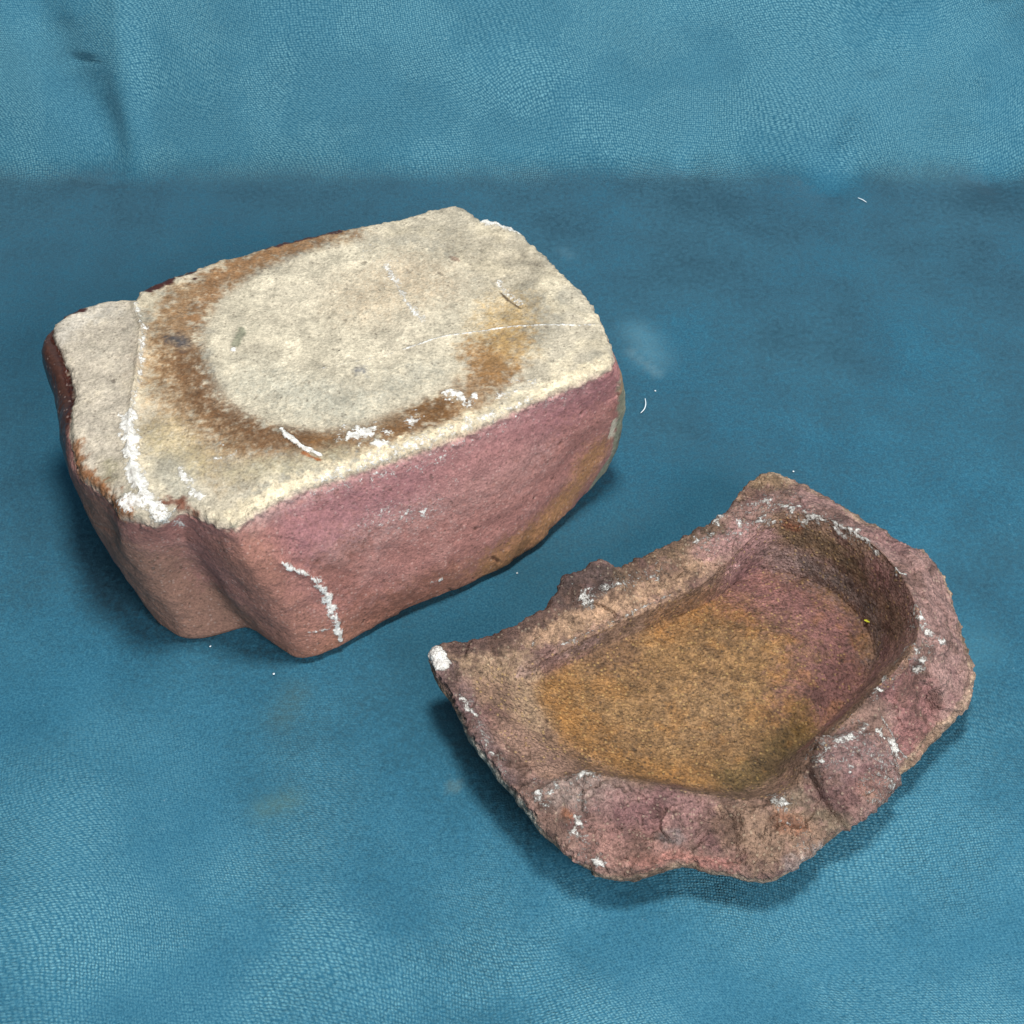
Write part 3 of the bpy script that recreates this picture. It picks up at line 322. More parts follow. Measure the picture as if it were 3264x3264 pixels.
  ('disp', 'r', 'line', [(0.0201, -0.0674, 0.0342), (0.0284, -0.0627, 0.0349), (0.0362, -0.0620, 0.0336)], 0.00308, 0.00264, 0.6, 1.00, 0.00176),
  ('disp', 'rw', 'line', [(0.0114, -0.1492, 0.0294), (0.0260, -0.1440, 0.0271), (0.0382, -0.1469, 0.0255)], 0.00176, 0.00176, 1.0, 1.00, 0.00132),
  ('disp', 'rwf', 'line', [(0.0065, -0.0969, 0.0250), (0.0181, -0.0894, 0.0253), (0.0358, -0.0790, 0.0254), (0.0558, -0.0681, 0.0258), (0.0863, -0.0453, 0.0199)], 0.00088, 0.00088, 1.1, 1.00, 0.00066),
  ('disp', 'rw', 'line', [(0.0063, -0.0906, 0.0283), (0.0277, -0.0774, 0.0281), (0.0502, -0.0647, 0.0277), (0.0730, -0.0504, 0.0281)], 0.00264, 0.00264, -0.9, 1.00, 0.00132),
  ('disp', 'r', 'line', [(0.0515, -0.1699, 0.0230), (0.0589, -0.1640, 0.0235)], 0.00352, 0.00308, -0.8, 1.00, 0.00088),
  ('disp', 'rw', 'line', [(0.0066, -0.1044, 0.0214), (0.0138, -0.1231, 0.0221)], 0.00176, 0.00176, 0.5, 1.00, 0.00110),
  ('disp', 'r', 'line', [(0.0769, -0.1577, 0.0235), (0.0891, -0.1582, 0.0239)], 0.00484, 0.00396, 0.9, 1.00, 0.00176),
  ('disp', 'rw', 'poly', [(0.0999, -0.1426, 0.0300), (0.1047, -0.1346, 0.0300), (0.1135, -0.1296, 0.0300), (0.1218, -0.1255, 0.0300), (0.1276, -0.1307, 0.0300), (0.1327, -0.1414, 0.0300), (0.1228, -0.1522, 0.0300), (0.1110, -0.1603, 0.0300), (0.1051, -0.1518, 0.0300)], 0.00000, 0.00055, 3.4, 1.00, 0.00066),
  ('disp', 'rw', 'poly', [(0.1254, -0.1116, 0.0300), (0.1359, -0.1043, 0.0300), (0.1443, -0.1043, 0.0300), (0.1509, -0.1143, 0.0300), (0.1529, -0.1233, 0.0300), (0.1347, -0.1401, 0.0300), (0.1296, -0.1268, 0.0300)], 0.00000, 0.00044, -2.2, 1.00, 0.00022),
  ('disp', 'r', 'poly', [(0.1453, -0.1020, 0.0300), (0.1520, -0.0873, 0.0300), (0.1628, -0.0861, 0.0300), (0.1643, -0.1050, 0.0300), (0.1604, -0.1130, 0.0300), (0.1517, -0.1143, 0.0300)], 0.00000, 0.00044, 1.8, 1.00, 0.00022),
  ('disp', 'rw', 'poly', [(0.0069, -0.1538, 0.0300), (0.0149, -0.1487, 0.0300), (0.0275, -0.1439, 0.0300), (0.0388, -0.1501, 0.0300), (0.0349, -0.1599, 0.0300), (0.0248, -0.1738, 0.0300), (0.0154, -0.1714, 0.0300)], 0.00000, 0.00132, 2.0, 1.00, 0.00176),
  ('disp', 'r', 'poly', [(0.0753, -0.1579, 0.0300), (0.0891, -0.1528, 0.0300), (0.0988, -0.1599, 0.0300), (0.1028, -0.1689, 0.0300), (0.0895, -0.1796, 0.0300), (0.0777, -0.1776, 0.0300)], 0.00000, 0.00176, 1.5, 1.00, 0.00176),
  ('disp', 'r', 'poly', [(0.0168, -0.0676, 0.0300), (0.0215, -0.0600, 0.0300), (0.0337, -0.0522, 0.0300), (0.0393, -0.0600, 0.0300), (0.0301, -0.0689, 0.0300), (0.0232, -0.0726, 0.0300)], 0.00000, 0.00176, 1.3, 1.00, 0.00220),
  ('disp', 'rw', 'poly', [(-0.0220, -0.0940, 0.0300), (-0.0126, -0.0916, 0.0300), (0.0027, -0.0873, 0.0300), (-0.0011, -0.0992, 0.0300), (-0.0161, -0.1084, 0.0300)], 0.00000, 0.00220, 0.8, 1.00, 0.00176),
  ('disp', 'rw', 'poly', [(0.1217, -0.0276, 0.0300), (0.1368, -0.0363, 0.0300), (0.1463, -0.0522, 0.0300), (0.1498, -0.0726, 0.0300), (0.1551, -0.0701, 0.0300), (0.1533, -0.0522, 0.0300), (0.1409, -0.0363, 0.0300), (0.1261, -0.0254, 0.0300)], 0.00000, 0.00132, 0.9, 1.00, 0.00132),
  ('col', 'rw', 'line', [(0.1013, -0.1403, 0.0299), (0.1042, -0.1490, 0.0256), (0.1112, -0.1560, 0.0216)], 0.00154, 0.00132, (84, 62, 52), 0.80, 0.00132),
  ('crust', 'rwo', 'line', [(-0.0272, -0.0982, 0.0348), (-0.0261, -0.1001, 0.0346), (-0.0249, -0.1033, 0.0344)], 0.00286, 0.00088, 1.1, 1.10, 0.00066),
  ('disp', 'r', 'poly', [(0.1399, -0.0475, 0.0300), (0.1554, -0.0483, 0.0300), (0.1626, -0.0689, 0.0300), (0.1623, -0.0795, 0.0300), (0.1495, -0.0820, 0.0300), (0.1492, -0.0726, 0.0300), (0.1457, -0.0561, 0.0300)], 0.00000, 0.00044, 1.1, 1.00, 0.00022),
  ('disp', 'r', 'poly', [(0.1253, -0.0240, 0.0300), (0.1395, -0.0322, 0.0300), (0.1555, -0.0475, 0.0300), (0.1444, -0.0543, 0.0300), (0.1340, -0.0390, 0.0300), (0.1216, -0.0287, 0.0300)], 0.00000, 0.00044, -0.9, 1.00, 0.00022),
  ('disp', 'r', 'poly', [(0.0413, -0.1538, 0.0300), (0.0640, -0.1563, 0.0300), (0.0745, -0.1579, 0.0300), (0.0747, -0.1738, 0.0300), (0.0572, -0.1767, 0.0300), (0.0428, -0.1738, 0.0300)], 0.00000, 0.00066, -1.0, 1.00, 0.00066),
  ('disp', 'rw', 'poly', [(-0.0122, -0.1197, 0.0300), (0.0044, -0.1285, 0.0300), (0.0079, -0.1414, 0.0300), (-0.0011, -0.1435, 0.0300)], 0.00000, 0.00066, -1.0, 1.00, 0.00066)]
CLOTH_MARKS = [
  ('fold', [(-0.2310, 0.3201), (-0.2209, 0.2889), (-0.2030, 0.2418)], 0.0139, -0.007),
  ('fold', [(-0.1889, 0.3201), (-0.1921, 0.2808), (-0.1936, 0.2418)], 0.0083, 0.005),
  ('fold', [(0.1061, 0.2808), (0.0949, 0.2532), (0.0891, 0.2364)], 0.0083, -0.0025),
  ('fold', [(0.1782, 0.2727), (0.1716, 0.2391), (0.1597, 0.2229)], 0.0111, -0.003),
  ('fold', [(0.2139, 0.3123), (0.2523, 0.2889)], 0.0389, -0.014),
  ('fold', [(-0.2222, 0.2892), (-0.2017, 0.2868)], 0.0011, -0.0025),
  ('fold', [(0.2597, 0.2502), (0.2444, 0.2307)], 0.0139, -0.003),
  ('nap', [(-0.2106, 0.3201), (-0.2079, 0.2889), (-0.2042, 0.2616)], 0.0167, -0.5),
  ('nap', [(-0.2361, 0.3201), (-0.2279, 0.2940), (-0.2166, 0.2670)], 0.0222, -0.5),
  ('nap', [(0.0949, 0.2532), (0.0891, 0.2364)], 0.0078, -0.6),
  ('nap', [(0.1720, 0.2586), (0.1633, 0.2307)], 0.0125, -0.65),
  ('nap', [(0.2040, 0.3099), (0.2492, 0.3048)], 0.0333, -0.75),
  ('nap', [(0.2522, 0.2586), (0.2498, 0.2418)], 0.0167, -0.8),
  ('nap', [(0.0397, 0.3048), (0.0248, 0.2727)], 0.0111, -0.25),
  ('nap', [(-0.0233, 0.2391), (0.0065, 0.2502)], 0.0167, -0.1),
  ('nap', [(-0.1549, -0.1765), (-0.1149, -0.2050)], 0.0500, -0.35),
  ('nap', [(0.0943, -0.1864), (0.1671, -0.1765)], 0.0556, -0.3),
  ('nap', [(-0.0501, -0.1351), (-0.0369, -0.1765)], 0.0389, 0.1),
  ('nap', [(0.1972, 0.0197), (0.1864, 0.0851)], 0.0611, -0.18),
  ('nap', [(0.0816, 0.1137), (0.0647, 0.0782)], 0.0167, -0.1),
  ('nap', [(-0.1696, -0.1012), (-0.1383, -0.1129)], 0.0389, -0.2),
  ('nap', [(-0.2238, 0.0578), (-0.1960, -0.0100)], 0.0222, 0.2),
  ('stain', [(-0.0806, -0.0892), (-0.0844, -0.1012)], 0.0061, (70, 90, 80, 0.35)),
  ('stain', [(-0.0870, -0.1417), (-0.0789, -0.1384)], 0.0050, (95, 125, 105, 0.35)),
  ('stain', [(-0.0340, -0.1129), (-0.0484, -0.0964)], 0.0250, (25, 85, 105, 0.45)),
  ('stain', [(-0.0201, -0.1309)], 0.0039, (110, 125, 110, 0.35)),
  ('stain', [(0.0571, 0.1119), (0.0634, 0.0956)], 0.0083, (120, 180, 200, 0.3)),
  ('stain', [(0.0540, 0.0992), (0.0652, 0.0851)], 0.0028, (160, 200, 210, 0.25)),
  ('stain', [(0.0242, 0.1716), (0.0279, 0.1677)], 0.0022, (120, 170, 190, 0.3)),
  ('stain', [(0.1719, -0.0769), (0.1815, -0.0694)], 0.0111, (110, 190, 210, 0.12))]
LINT_A = [(0.0586, 0.0664, 0.0009), (0.0588, 0.0630, 0.0009), (0.0580, 0.0597, 0.0009), (0.0562, 0.0574, 0.0009)]
LINT_B = [(0.1736, 0.2112, 0.0010), (0.1755, 0.2094, 0.0013), (0.1773, 0.2076, 0.0010)]
CRUMBS = [(-0.0898, -0.0827, 0.0004), (-0.1154, -0.0697, 0.0004), (0.0021, -0.0333, 0.0004), (0.0634, 0.0716, 0.0004), (0.1187, 0.0225, 0.0004)]
CRUMB_LABELS = ["white crumb on open cloth below the block's wavy fold", "white crumb at the foot of the block's brown end", 'white crumb in the gap between the block and the dish', 'pale crumb beside the curved white thread', 'pale crumb on the cloth just behind the dish corner']
CHIP = (0.1354, -0.0650, 0.0097)

# ---------------------------------------------------------------- shape maths
def hash_grad(ix, iy, iz, seed):
    h = (ix * 374761393 + iy * 668265263 + iz * 2147483647 + seed * 974711) & 0xFFFFFFFF
    h = ((h ^ (h >> 13)) * 1274126177) & 0xFFFFFFFF
    return h ^ (h >> 16)

def noise3(p, scale, seed=0):
    """gradient noise, about -1..1, feature size 1/scale metres"""
    q = p * scale + 37.0
    i = np.floor(q).astype(np.int64); f = q - i
    w = f * f * f * (f * (f * 6 - 15) + 10)
    out = 0.0
    for dx in (0, 1):
        for dy in (0, 1):
            for dz in (0, 1):
                h = hash_grad(i[:, 0] + dx, i[:, 1] + dy, i[:, 2] + dz, seed)
                gx = (h & 1023) / 511.5 - 1; gy = ((h >> 10) & 1023) / 511.5 - 1; gz = ((h >> 20) & 1023) / 511.5 - 1
                v = gx * (f[:, 0] - dx) + gy * (f[:, 1] - dy) + gz * (f[:, 2] - dz)
                wx = w[:, 0] if dx else 1 - w[:, 0]; wy = w[:, 1] if dy else 1 - w[:, 1]; wz = w[:, 2] if dz else 1 - w[:, 2]
                out = out + v * wx * wy * wz
    return out * 1.4

def fbm(p, scale, octaves=3, seed=0, gain=0.5):
    a, o = 1.0, 0.0
    for k in range(octaves):
        o = o + a * noise3(p, scale * 2 ** k, seed + k * 17); a *= gain
    return o

def smooth(a, b, x):
    t = np.clip((x - a) / (b - a), 0, 1)
    return t * t * (3 - 2 * t)

def closed_spline(keys, vals, u):
    """periodic Catmull-Rom through vals at parameters keys (0..1)"""
    keys = np.asarray(keys); vals = np.asarray(vals); n = len(keys)
    j = np.searchsorted(keys, u, side='right') - 1
    def K(k): return keys[k % n] + np.floor_divide(k, n)
    def V(k): return vals[k % n]
    k0, k1, k2, k3 = K(j - 1), K(j), K(j + 1), K(j + 2)
    t = ((u - k1) / (k2 - k1))[:, None]; d = (k2 - k1)[:, None]
    m1 = (V(j + 1) - V(j - 1)) / (k2 - k0)[:, None] * d
    m2 = (V(j + 2) - V(j)) / (k3 - k1)[:, None] * d
    return (2*t**3 - 3*t**2 + 1) * V(j) + (t**3 - 2*t**2 + t) * m1 + (-2*t**3 + 3*t**2) * V(j + 1) + (t**3 - t**2) * m2

def outline(points, n, soften):
    """resample a closed polyline by length, softened slightly"""
    P = np.asarray(points, float)
    seg = np.linalg.norm(np.roll(P, -1, 0)[:, :2] - P[:, :2], axis=1)
    keys = np.r_[0, np.cumsum(seg)[:-1]] / seg.sum()
    u = np.arange(n) / n
    Q = closed_spline(keys, P, u)
    L = np.stack([np.interp(u, np.r_[keys, 1], np.r_[P[:, k], P[0, k]]) for k in range(P.shape[1])], 1)
    Q = (Q + L) / 2
    for _ in range(soften):
        Q = (np.roll(Q, 1, 0) + 2 * Q + np.roll(Q, -1, 0)) / 4
    return Q, u, keys

def ring_normals(G):
    """G: rings x around x 3"""
    du = np.roll(G, -1, 1) - np.roll(G, 1, 1)
    dv = np.gradient(G, axis=0)
    n = np.cross(du, dv)
    l = np.linalg.norm(n, axis=2, keepdims=True)
    return n / np.maximum(l, 1e-12)

def polyline_dist(p, line):
    """distance to a 3D polyline and the signed side of it seen from above"""
    best = np.full(len(p), 1e9); side = np.zeros(len(p)); prog = np.zeros(len(p))
    line = np.asarray(line, float)
    if len(line) == 1: line = np.vstack([line, line + 1e-6])
    n = len(line) - 1
    for k, (a, b) in enumerate(zip(line[:-1], line[1:])):
        ab = b - a
        t = np.clip(((p - a) @ ab) / max(ab @ ab, 1e-14), 0, 1)
        q = p - a - t[:, None] * ab
        d = np.sqrt((q * q).sum(1))
        def unit(i):
            v = line[i + 1] - line[i]; return v / max(np.linalg.norm(v), 1e-12)
        u0, u1 = unit(max(k - 1, 0)) + unit(k), unit(k) + unit(min(k + 1, n - 1))
        dx = np.where(t <= 0, u0[0], np.where(t >= 1, u1[0], ab[0])); dy = np.where(t <= 0, u0[1], np.where(t >= 1, u1[1], ab[1]))
        s = dx * q[:, 1] - dy * q[:, 0]
        m = d < best
        best = np.where(m, d, best); side = np.where(m, np.sign(s), side); prog = np.where(m, (k + t) / n, prog)
    return best, side, prog

def polygon_dist(p, poly):
    """signed distance in plan, negative inside"""
    poly = np.asarray(poly, float)[:, :2]
    best = np.full(len(p), 1e9); inside = np.zeros(len(p), bool)
    for a, b in zip(poly, np.roll(poly, -1, 0)):
        ab = b - a
        t = np.clip(((p[:, :2] - a) @ ab) / max(ab @ ab, 1e-14), 0, 1)
        q = p[:, :2] - a - t[:, None] * ab
        best = np.minimum(best, np.sqrt((q * q).sum(1)))
        c = (a[1] > p[:, 1]) != (b[1] > p[:, 1])
        with np.errstate(divide='ignore', invalid='ignore'):
            xi = (b[0] - a[0]) * (p[:, 1] - a[1]) / (b[1] - a[1]) + a[0]
        inside ^= c & (p[:, 0] < xi)
    return np.where(inside, -best, best)

def block_grid():
    """rings: 0..nt-1 flat face from its centre to the edge, then the side, then underneath"""
    nt, ns, nb, na = 190, 150, 8, 1200
    T, u, keys = outline(TOP_OUTLINE, na, 3)
    rk = [keys[i] for i, m, b in BLOCK_RIBS]
    M = closed_spline(rk, [m for i, m, b in BLOCK_RIBS], u)
    B = closed_spline(rk, [b for i, m, b in BLOCK_RIBS], u); B[:, 2] = 0
    fr = np.fft.fftfreq(na) * na
    for A in (M, B):                                             # rounded lobes, no hard ribs
        for k in range(2):
            A[:, k] = np.real(np.fft.ifft(np.fft.fft(A[:, k]) * np.exp(-(fr / 27.0) ** 2)))
    c = np.array(BLOCK_C)
    out = T - c; out /= np.linalg.norm(out, axis=1, keepdims=True)
    R = 0.0035
    rings = []
    # inwards the rings forget the notches of the outline
    soft = np.fft.ifft(np.fft.fft(T[:, 0] + 1j * T[:, 1]) * np.exp(-(fr / 9.0) ** 2))
    Ts = np.c_[soft.real, soft.imag]
    for s in np.linspace(0.004, 1, nt):
        m = smooth(0.84, 1.0, np.array([s]))[0]
        q = c + (Ts + (T - Ts) * m - c) * s
        e = np.linalg.norm(T - q, axis=1)
        k = np.clip(1 - e / R, 0, 1)
        z = BLOCK_H - R * 0.9 * (1 - np.sqrt(np.maximum(1 - k * k, 0)))
        rings.append(np.c_[q, z])
    T0 = rings[-1]
    for t in np.linspace(0, 1, ns + 1)[1:]:
        w0, w1, w2 = (1 - t) * (1 - 2 * t), 4 * t * (1 - t), t * (2 * t - 1)
        q = T0 * w0 + M * w1 + B * w2
        e = smooth(0.93, 1.0, np.array([t]))[0]
        q[:, :2] -= out * 0.004 * e * e
        rings.append(q)
    cb = B.mean(0)
    last = rings[-1].copy()
    for s in np.linspace(1, 0.0, nb + 1)[1:]:
        q = cb + (last - cb) * max(s, 0.004); q[:, 2] = 0.0006; rings.append(q)
    return np.array(rings), nt, ns

def dish_grid():
    """rings: basin floor, basin wall, rim, outer wall, underneath"""
    nf, nw, nr, no, nb, na = 120, 70, 90, 60, 6, 1200
    O, u, keys = outline(RIM_OUTLINE, na, 3)
    rk = [keys[i] for i, m, b in DISH_RIBS]
    Cr = closed_spline(rk, [m for i, m, b in DISH_RIBS], u)
    Fo = closed_spline(rk, [b for i, m, b in DISH_RIBS], u)
    c = np.array(DISH_C)
    rings = []
    for s in np.linspace(0.004, 1, nf):
        q = c + (Fo - c) * s
        q[:, 2] = c[2] + (Fo[:, 2] - c[2]) * s ** 3
        rings.append(q)
    # slopes for a smooth wall: level at the floor, nearly level at the crest
    for t in np.linspace(0, 1, nw + 1)[1:]:
        q = Fo + (Cr - Fo) * t
        h = 0.45 * t + 0.55 * (t * t * (3 - 2 * t))
        q[:, 2] = Fo[:, 2] + (Cr[:, 2] - Fo[:, 2]) * h
        rings.append(q)
    out = O[:, :2] - c[:2]; out /= np.linalg.norm(out, axis=1, keepdims=True)
    R = 0.0018
    for t in np.linspace(0, 1, nr + 1)[1:]:
        q = Cr + (O - Cr) * t
        h = t + 0.25 * np.sin(np.pi * t) * (1 - t)
        q[:, 2] = Cr[:, 2] + (O[:, 2] - Cr[:, 2]) * t
        e = np.linalg.norm((O - q)[:, :2], axis=1)
        k = np.clip(1 - e / R, 0, 1)
        q[:, 2] -= R * (1 - np.sqrt(np.maximum(1 - k * k, 0)))
        rings.append(q)
    O1 = rings[-1]
    for t in np.linspace(0, 1, no + 1)[1:]:
        inset = 0.028 * t ** 1.9 - 0.0012 * np.sin(np.pi * min(1, t * 2.5))
        q = O1.copy(); q[:, :2] -= out * inset * (O1[:, 2:3] / 0.032)
        q[:, 2] = O1[:, 2] * (1 - t) ** 1.0
        rings.append(q)
    last = rings[-1].copy(); cb = last.mean(0)
    for s in np.linspace(1, 0, nb + 1)[1:]:
        q = cb + (last - cb) * max(s, 0.004); q[:, 2] = 0.0006; rings.append(q)
    return np.array(rings), nf, nw, nr, no

# ---------------------------------------------------------------- marks and relief on the clay
def lin(c):
    c = np.asarray(c, float) / 255
    c = np.where(c <= 0.04045, c / 12.92, ((c + 0.055) / 1.055) ** 2.4)
    return c * 0.88 + (c @ np.array([0.2126, 0.7152, 0.0722])) * 0.12

def apply_marks(P, N, weights, col, crust, gloss, marks, seed):
    """marks: (layer, parts, kind, points in metres, width, soft, value, alpha, rag)"""
    base = P.copy()
    rag1 = fbm(base, 260, 4, seed + 5, 0.65); speck = fbm(base, 620, 2, seed + 8, 0.8)
    disp = np.zeros(len(P))
    lo, hi = None, None
    for layer, parts, kind, pts, w, soft, val, alpha, rag in marks:
        pw = sum(weights[k] for k in parts)
        pts = np.asarray(pts)
        if kind == 'poly':
            dd = polygon_dist(base, pts)
            m = alpha * pw * (1 - smooth(w - soft, w + soft, dd + rag * rag1))
        else:
            pad = w + soft * (3 if layer == 'step' else 1) + rag * 1.5 + 0.001
            box = np.all((base > pts.min(0) - pad) & (base < pts.max(0) + pad), axis=1)
            sel = np.nonzero(box)[0]
            if len(sel) == 0: continue
            dd, side, prog = polyline_dist(base[sel], pts)
            if layer == 'step':
                amt = np.where(side > 0, np.exp(-dd / soft), 0) * smooth(0, 0.0006, dd) * smooth(0.0, 0.12, prog) * (1 - smooth(0.88, 1.0, prog))
                disp[sel] += val * 0.001 * amt * pw[sel] * alpha
                continue
            mm = alpha * pw[sel] * (1 - smooth(w - soft, w + soft, dd + rag * rag1[sel]))
            m = np.zeros(len(P)); m[sel] = mm
        if layer == 'col':
            m = np.clip(m + 1.5 * speck * m * (1 - m), 0, 1)
            col[:] = col * (1 - m[:, None]) + lin(val) * m[:, None]
        elif layer == 'crust':
            crust[:] = np.maximum(crust, m)
        elif layer == 'gloss':
            gloss[:] = gloss * (1 - m) + val * m
        elif layer == 'disp':
            disp += val * 0.001 * m
    return disp

def make_block():
    G, nt, ns = block_grid()
    nr, na, _ = G.shape
    N = ring_normals(G).reshape(-1, 3); P = G.reshape(-1, 3)
    ring = np.repeat(np.arange(nr), na)
    wt = 1 - smooth(nt - 3, nt + 4, ring.astype(float)); wsd = 1 - wt
    weights = {'t': wt, 's': wsd}
    n1 = fbm(P, 28, 4, 3); n2 = fbm(P, 90, 3, 9); n3 = fbm(P, 420, 3, 31, 0.7)
    top = lin((190, 177, 152)) + 0 * P
    top = top + (lin((152, 146, 130)) - top) * smooth(-0.15, 0.5, n1)[:, None] * 0.8
    top = top + (lin((204, 188, 156)) - top) * smooth(0.0, 0.6, n2)[:, None] * 0.6
    side = lin((182, 114, 104)) + 0 * P
    side = side + (lin((160, 96, 80)) - side) * smooth(0.0, 0.6, n1)[:, None] * 0.8
    side = side + (lin((196, 132, 122)) - side) * smooth(0.1, 0.7, n2)[:, None] * 0.5
    # the back and the left end carry a dark red-brown glaze
    glaze = smooth(0.0, 0.02, P[:, 1] - 0.62 * (P[:, 0] + 0.10) - 0.006 + 0.006 * n2) * (P[:, 0] < 0.02)
    glaze = np.maximum(glaze, 1 - smooth(-0.163, -0.155, P[:, 0] - 0.25 * (P[:, 1] + 0.02) + 0.003 * n2)) * wsd
    side = side + (lin((82, 46, 34)) - side) * glaze[:, None]
    gloss = 0.82 - 0.5 * glaze * wsd
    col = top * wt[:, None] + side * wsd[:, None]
    crust = np.zeros(len(P))
    disp = apply_marks(P, N, weights, col, crust, gloss, BLOCK_MARKS, 1)
    col *= (1 - 0.18 * wt + wt * (0.20 * fbm(P, 75, 4, 91, 0.65) + 0.12 * n2))[:, None]
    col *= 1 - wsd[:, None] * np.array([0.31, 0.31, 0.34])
    col *= (1 + 0.26 * n3 * (0.6 + 0.4 * wt))[:, None]
    grey = (col @ np.array([0.2126, 0.7152, 0.0722]))[:, None]
    col = col + (grey - col) * (0.14 * wsd)[:, None]
    # relief: gently uneven face, trowel lines on the side
    ang = np.tile(np.arange(na), nr) / na
    striae = noise3(np.c_[ang * 0.06, P[:, 2] * 0.9, np.zeros(len(P))], 500, 77)
    disp += wt * (0.0011 * n1 + 0.0004 * n2) + wsd * (0.0012 * n1 + 0.0006 * n2 + 0.00005 * striae)
    disp += 0.00010 * n3 + 0.00035 * crust
    edge = np.exp(-((ring - nt) / 5.0) ** 2)
    disp += edge * 0.0011 * fbm(P, 330, 3, 51, 0.6)
    under = ring >= nt + ns - 6
    disp[under] *= 0.15
    P = P + N * disp[:, None]
    P[:, 2] = np.maximum(P[:, 2], 0.0002)
    return P, col, crust, gloss, nr, na, nt, ns

def facets(P, pitch, height, tilt, seed):
    """broken, stepped surface: every random cell has its own height and tilt"""
    rng = np.random.default_rng(seed)
    q = P[:, :2] + 0.0035 * np.c_[fbm(P, 90, 3, seed + 1), fbm(P, 90, 3, seed + 2)]
    lo = P[:, :2].min(0)
    g = np.floor((q - lo) / pitch).astype(int)
    n = g.max() + 6
    jit = rng.random((n, n, 2)); hh = rng.uniform(-1, 1, (n, n)); gg = rng.uniform(-1, 1, (n, n, 2))
    best = np.full(len(P), 1e9); out = np.zeros(len(P))
    for i in (-1, 0, 1):
        for j in (-1, 0, 1):
            a = g[:, 0] + i + 2; b = g[:, 1] + j + 2
            cpt = lo + (np.c_[a - 2, b - 2] + jit[a, b]) * pitch
            dv = q - cpt; d = (dv * dv).sum(1); m = d < best
            v = height * hh[a, b] + tilt * (dv * gg[a, b]).sum(1)
            best = np.where(m, d, best); out = np.where(m, v, out)
    return out

def make_dish():
    G, nf, nw, nm, no = dish_grid()
    nr, na, _ = G.shape
    N = ring_normals(G).reshape(-1, 3); P = G.reshape(-1, 3)
    ring = np.repeat(np.arange(nr), na).astype(float)
    a, b_, c = nf, nf + nw, nf + nw + nm
    f = 1 - smooth(a - 10, a + 12, ring)
    w = (1 - f) * (1 - smooth(b_ - 6, b_ + 10, ring))
    r = (1 - f - w) * (1 - smooth(c - 2, c + 4, ring))
    o = 1 - f - w - r
    weights = {'f': f, 'w': w, 'r': r, 'o': o}
    n1 = fbm(P, 32, 4, 13); n2 = fbm(P, 110, 3, 19); n3 = fbm(P, 450, 3, 41, 0.75)
    def mixn(c0, c1, c2):
        q = lin(c0) + 0 * P
        q = q + (lin(c1) - q) * smooth(-0.1, 0.5, n1)[:, None] * 0.8
        return q + (lin(c2) - q) * smooth(0.0, 0.6, n2)[:, None] * 0.6
    col = mixn((156, 114, 64), (132, 96, 56), (176, 132, 78)) * f[:, None] + mixn((140, 104, 78), (114, 82, 66), (166, 124, 96)) * w[:, None] \
        + mixn((146, 108, 92), (118, 84, 72), (170, 124, 112)) * r[:, None] + mixn((148, 122, 100), (120, 92, 72), (170, 146, 124)) * o[:, None]
    crust = np.zeros(len(P)); gloss = np.full(len(P), 0.78) - 0.16 * f
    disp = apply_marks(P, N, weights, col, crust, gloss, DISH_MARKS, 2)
    # burnt brown and plum mottling of the clay body
    burnt = smooth(0.05, 0.55, fbm(P, 60, 5, 83, 0.65)) * (0.62 * r + 0.3 * w + 0.22 * f + 0.4 * o)
    col = col + (lin((92, 62, 46)) - col) * burnt[:, None]
    plum = smooth(0.1, 0.6, fbm(P, 48, 4, 87, 0.6)) * (0.45 * r + 0.4 * w)
    col = col + (lin((120, 72, 76)) - col) * plum[:, None]
    gold = smooth(0.15, 0.6, fbm(P, 75, 4, 89, 0.6)) * 0.35 * f
    col = col + (lin((186, 124, 44)) - col) * gold[:, None]
    n4 = fbm(P, 170, 3, 47, 0.7)
    col *= ((0.68 * f + 0.84 * w + 0.80 * r + 0.8 * o) * (1 + 0.30 * n3 + 0.34 * n4))[:, None]
    grey = (col @ np.array([0.2126, 0.7152, 0.0722]))[:, None]
    col = col + (grey - col) * (0.12 * (r + w))[:, None]
    fc = facets(P, 0.013, 0.0008, 0.14, 71) + facets(P, 0.0055, 0.00035, 0.12, 72)
    calm = 1 - 0.75 * np.exp(-((ring - c) / 14.0) ** 2)
    disp += (0.7 * r + 0.1 * w + 0.4 * o) * calm * fc
    disp += 0.0008 * n1 + r * (0.0009 * n2 + 0.00028 * n3) + w * (0.0003 * n2 + 0.00016 * n3) + f * (0.0003 * n2 + 0.00022 * n3) + o * (0.0006 * n2 + 0.00015 * n3)
    disp += 0.0004 * crust
    edge = np.exp(-((ring - c) / 6.0) ** 2)
    disp += edge * 0.0012 * fbm(P, 240, 4, 61, 0.65)
    disp[ring >= c + no - 6] *= 0.1
    P = P + N * disp[:, None]
    P[:, 2] = np.maximum(P[:, 2], 0.0002)
    return P, col, crust, gloss, nr, na, a, b_, c, c + no

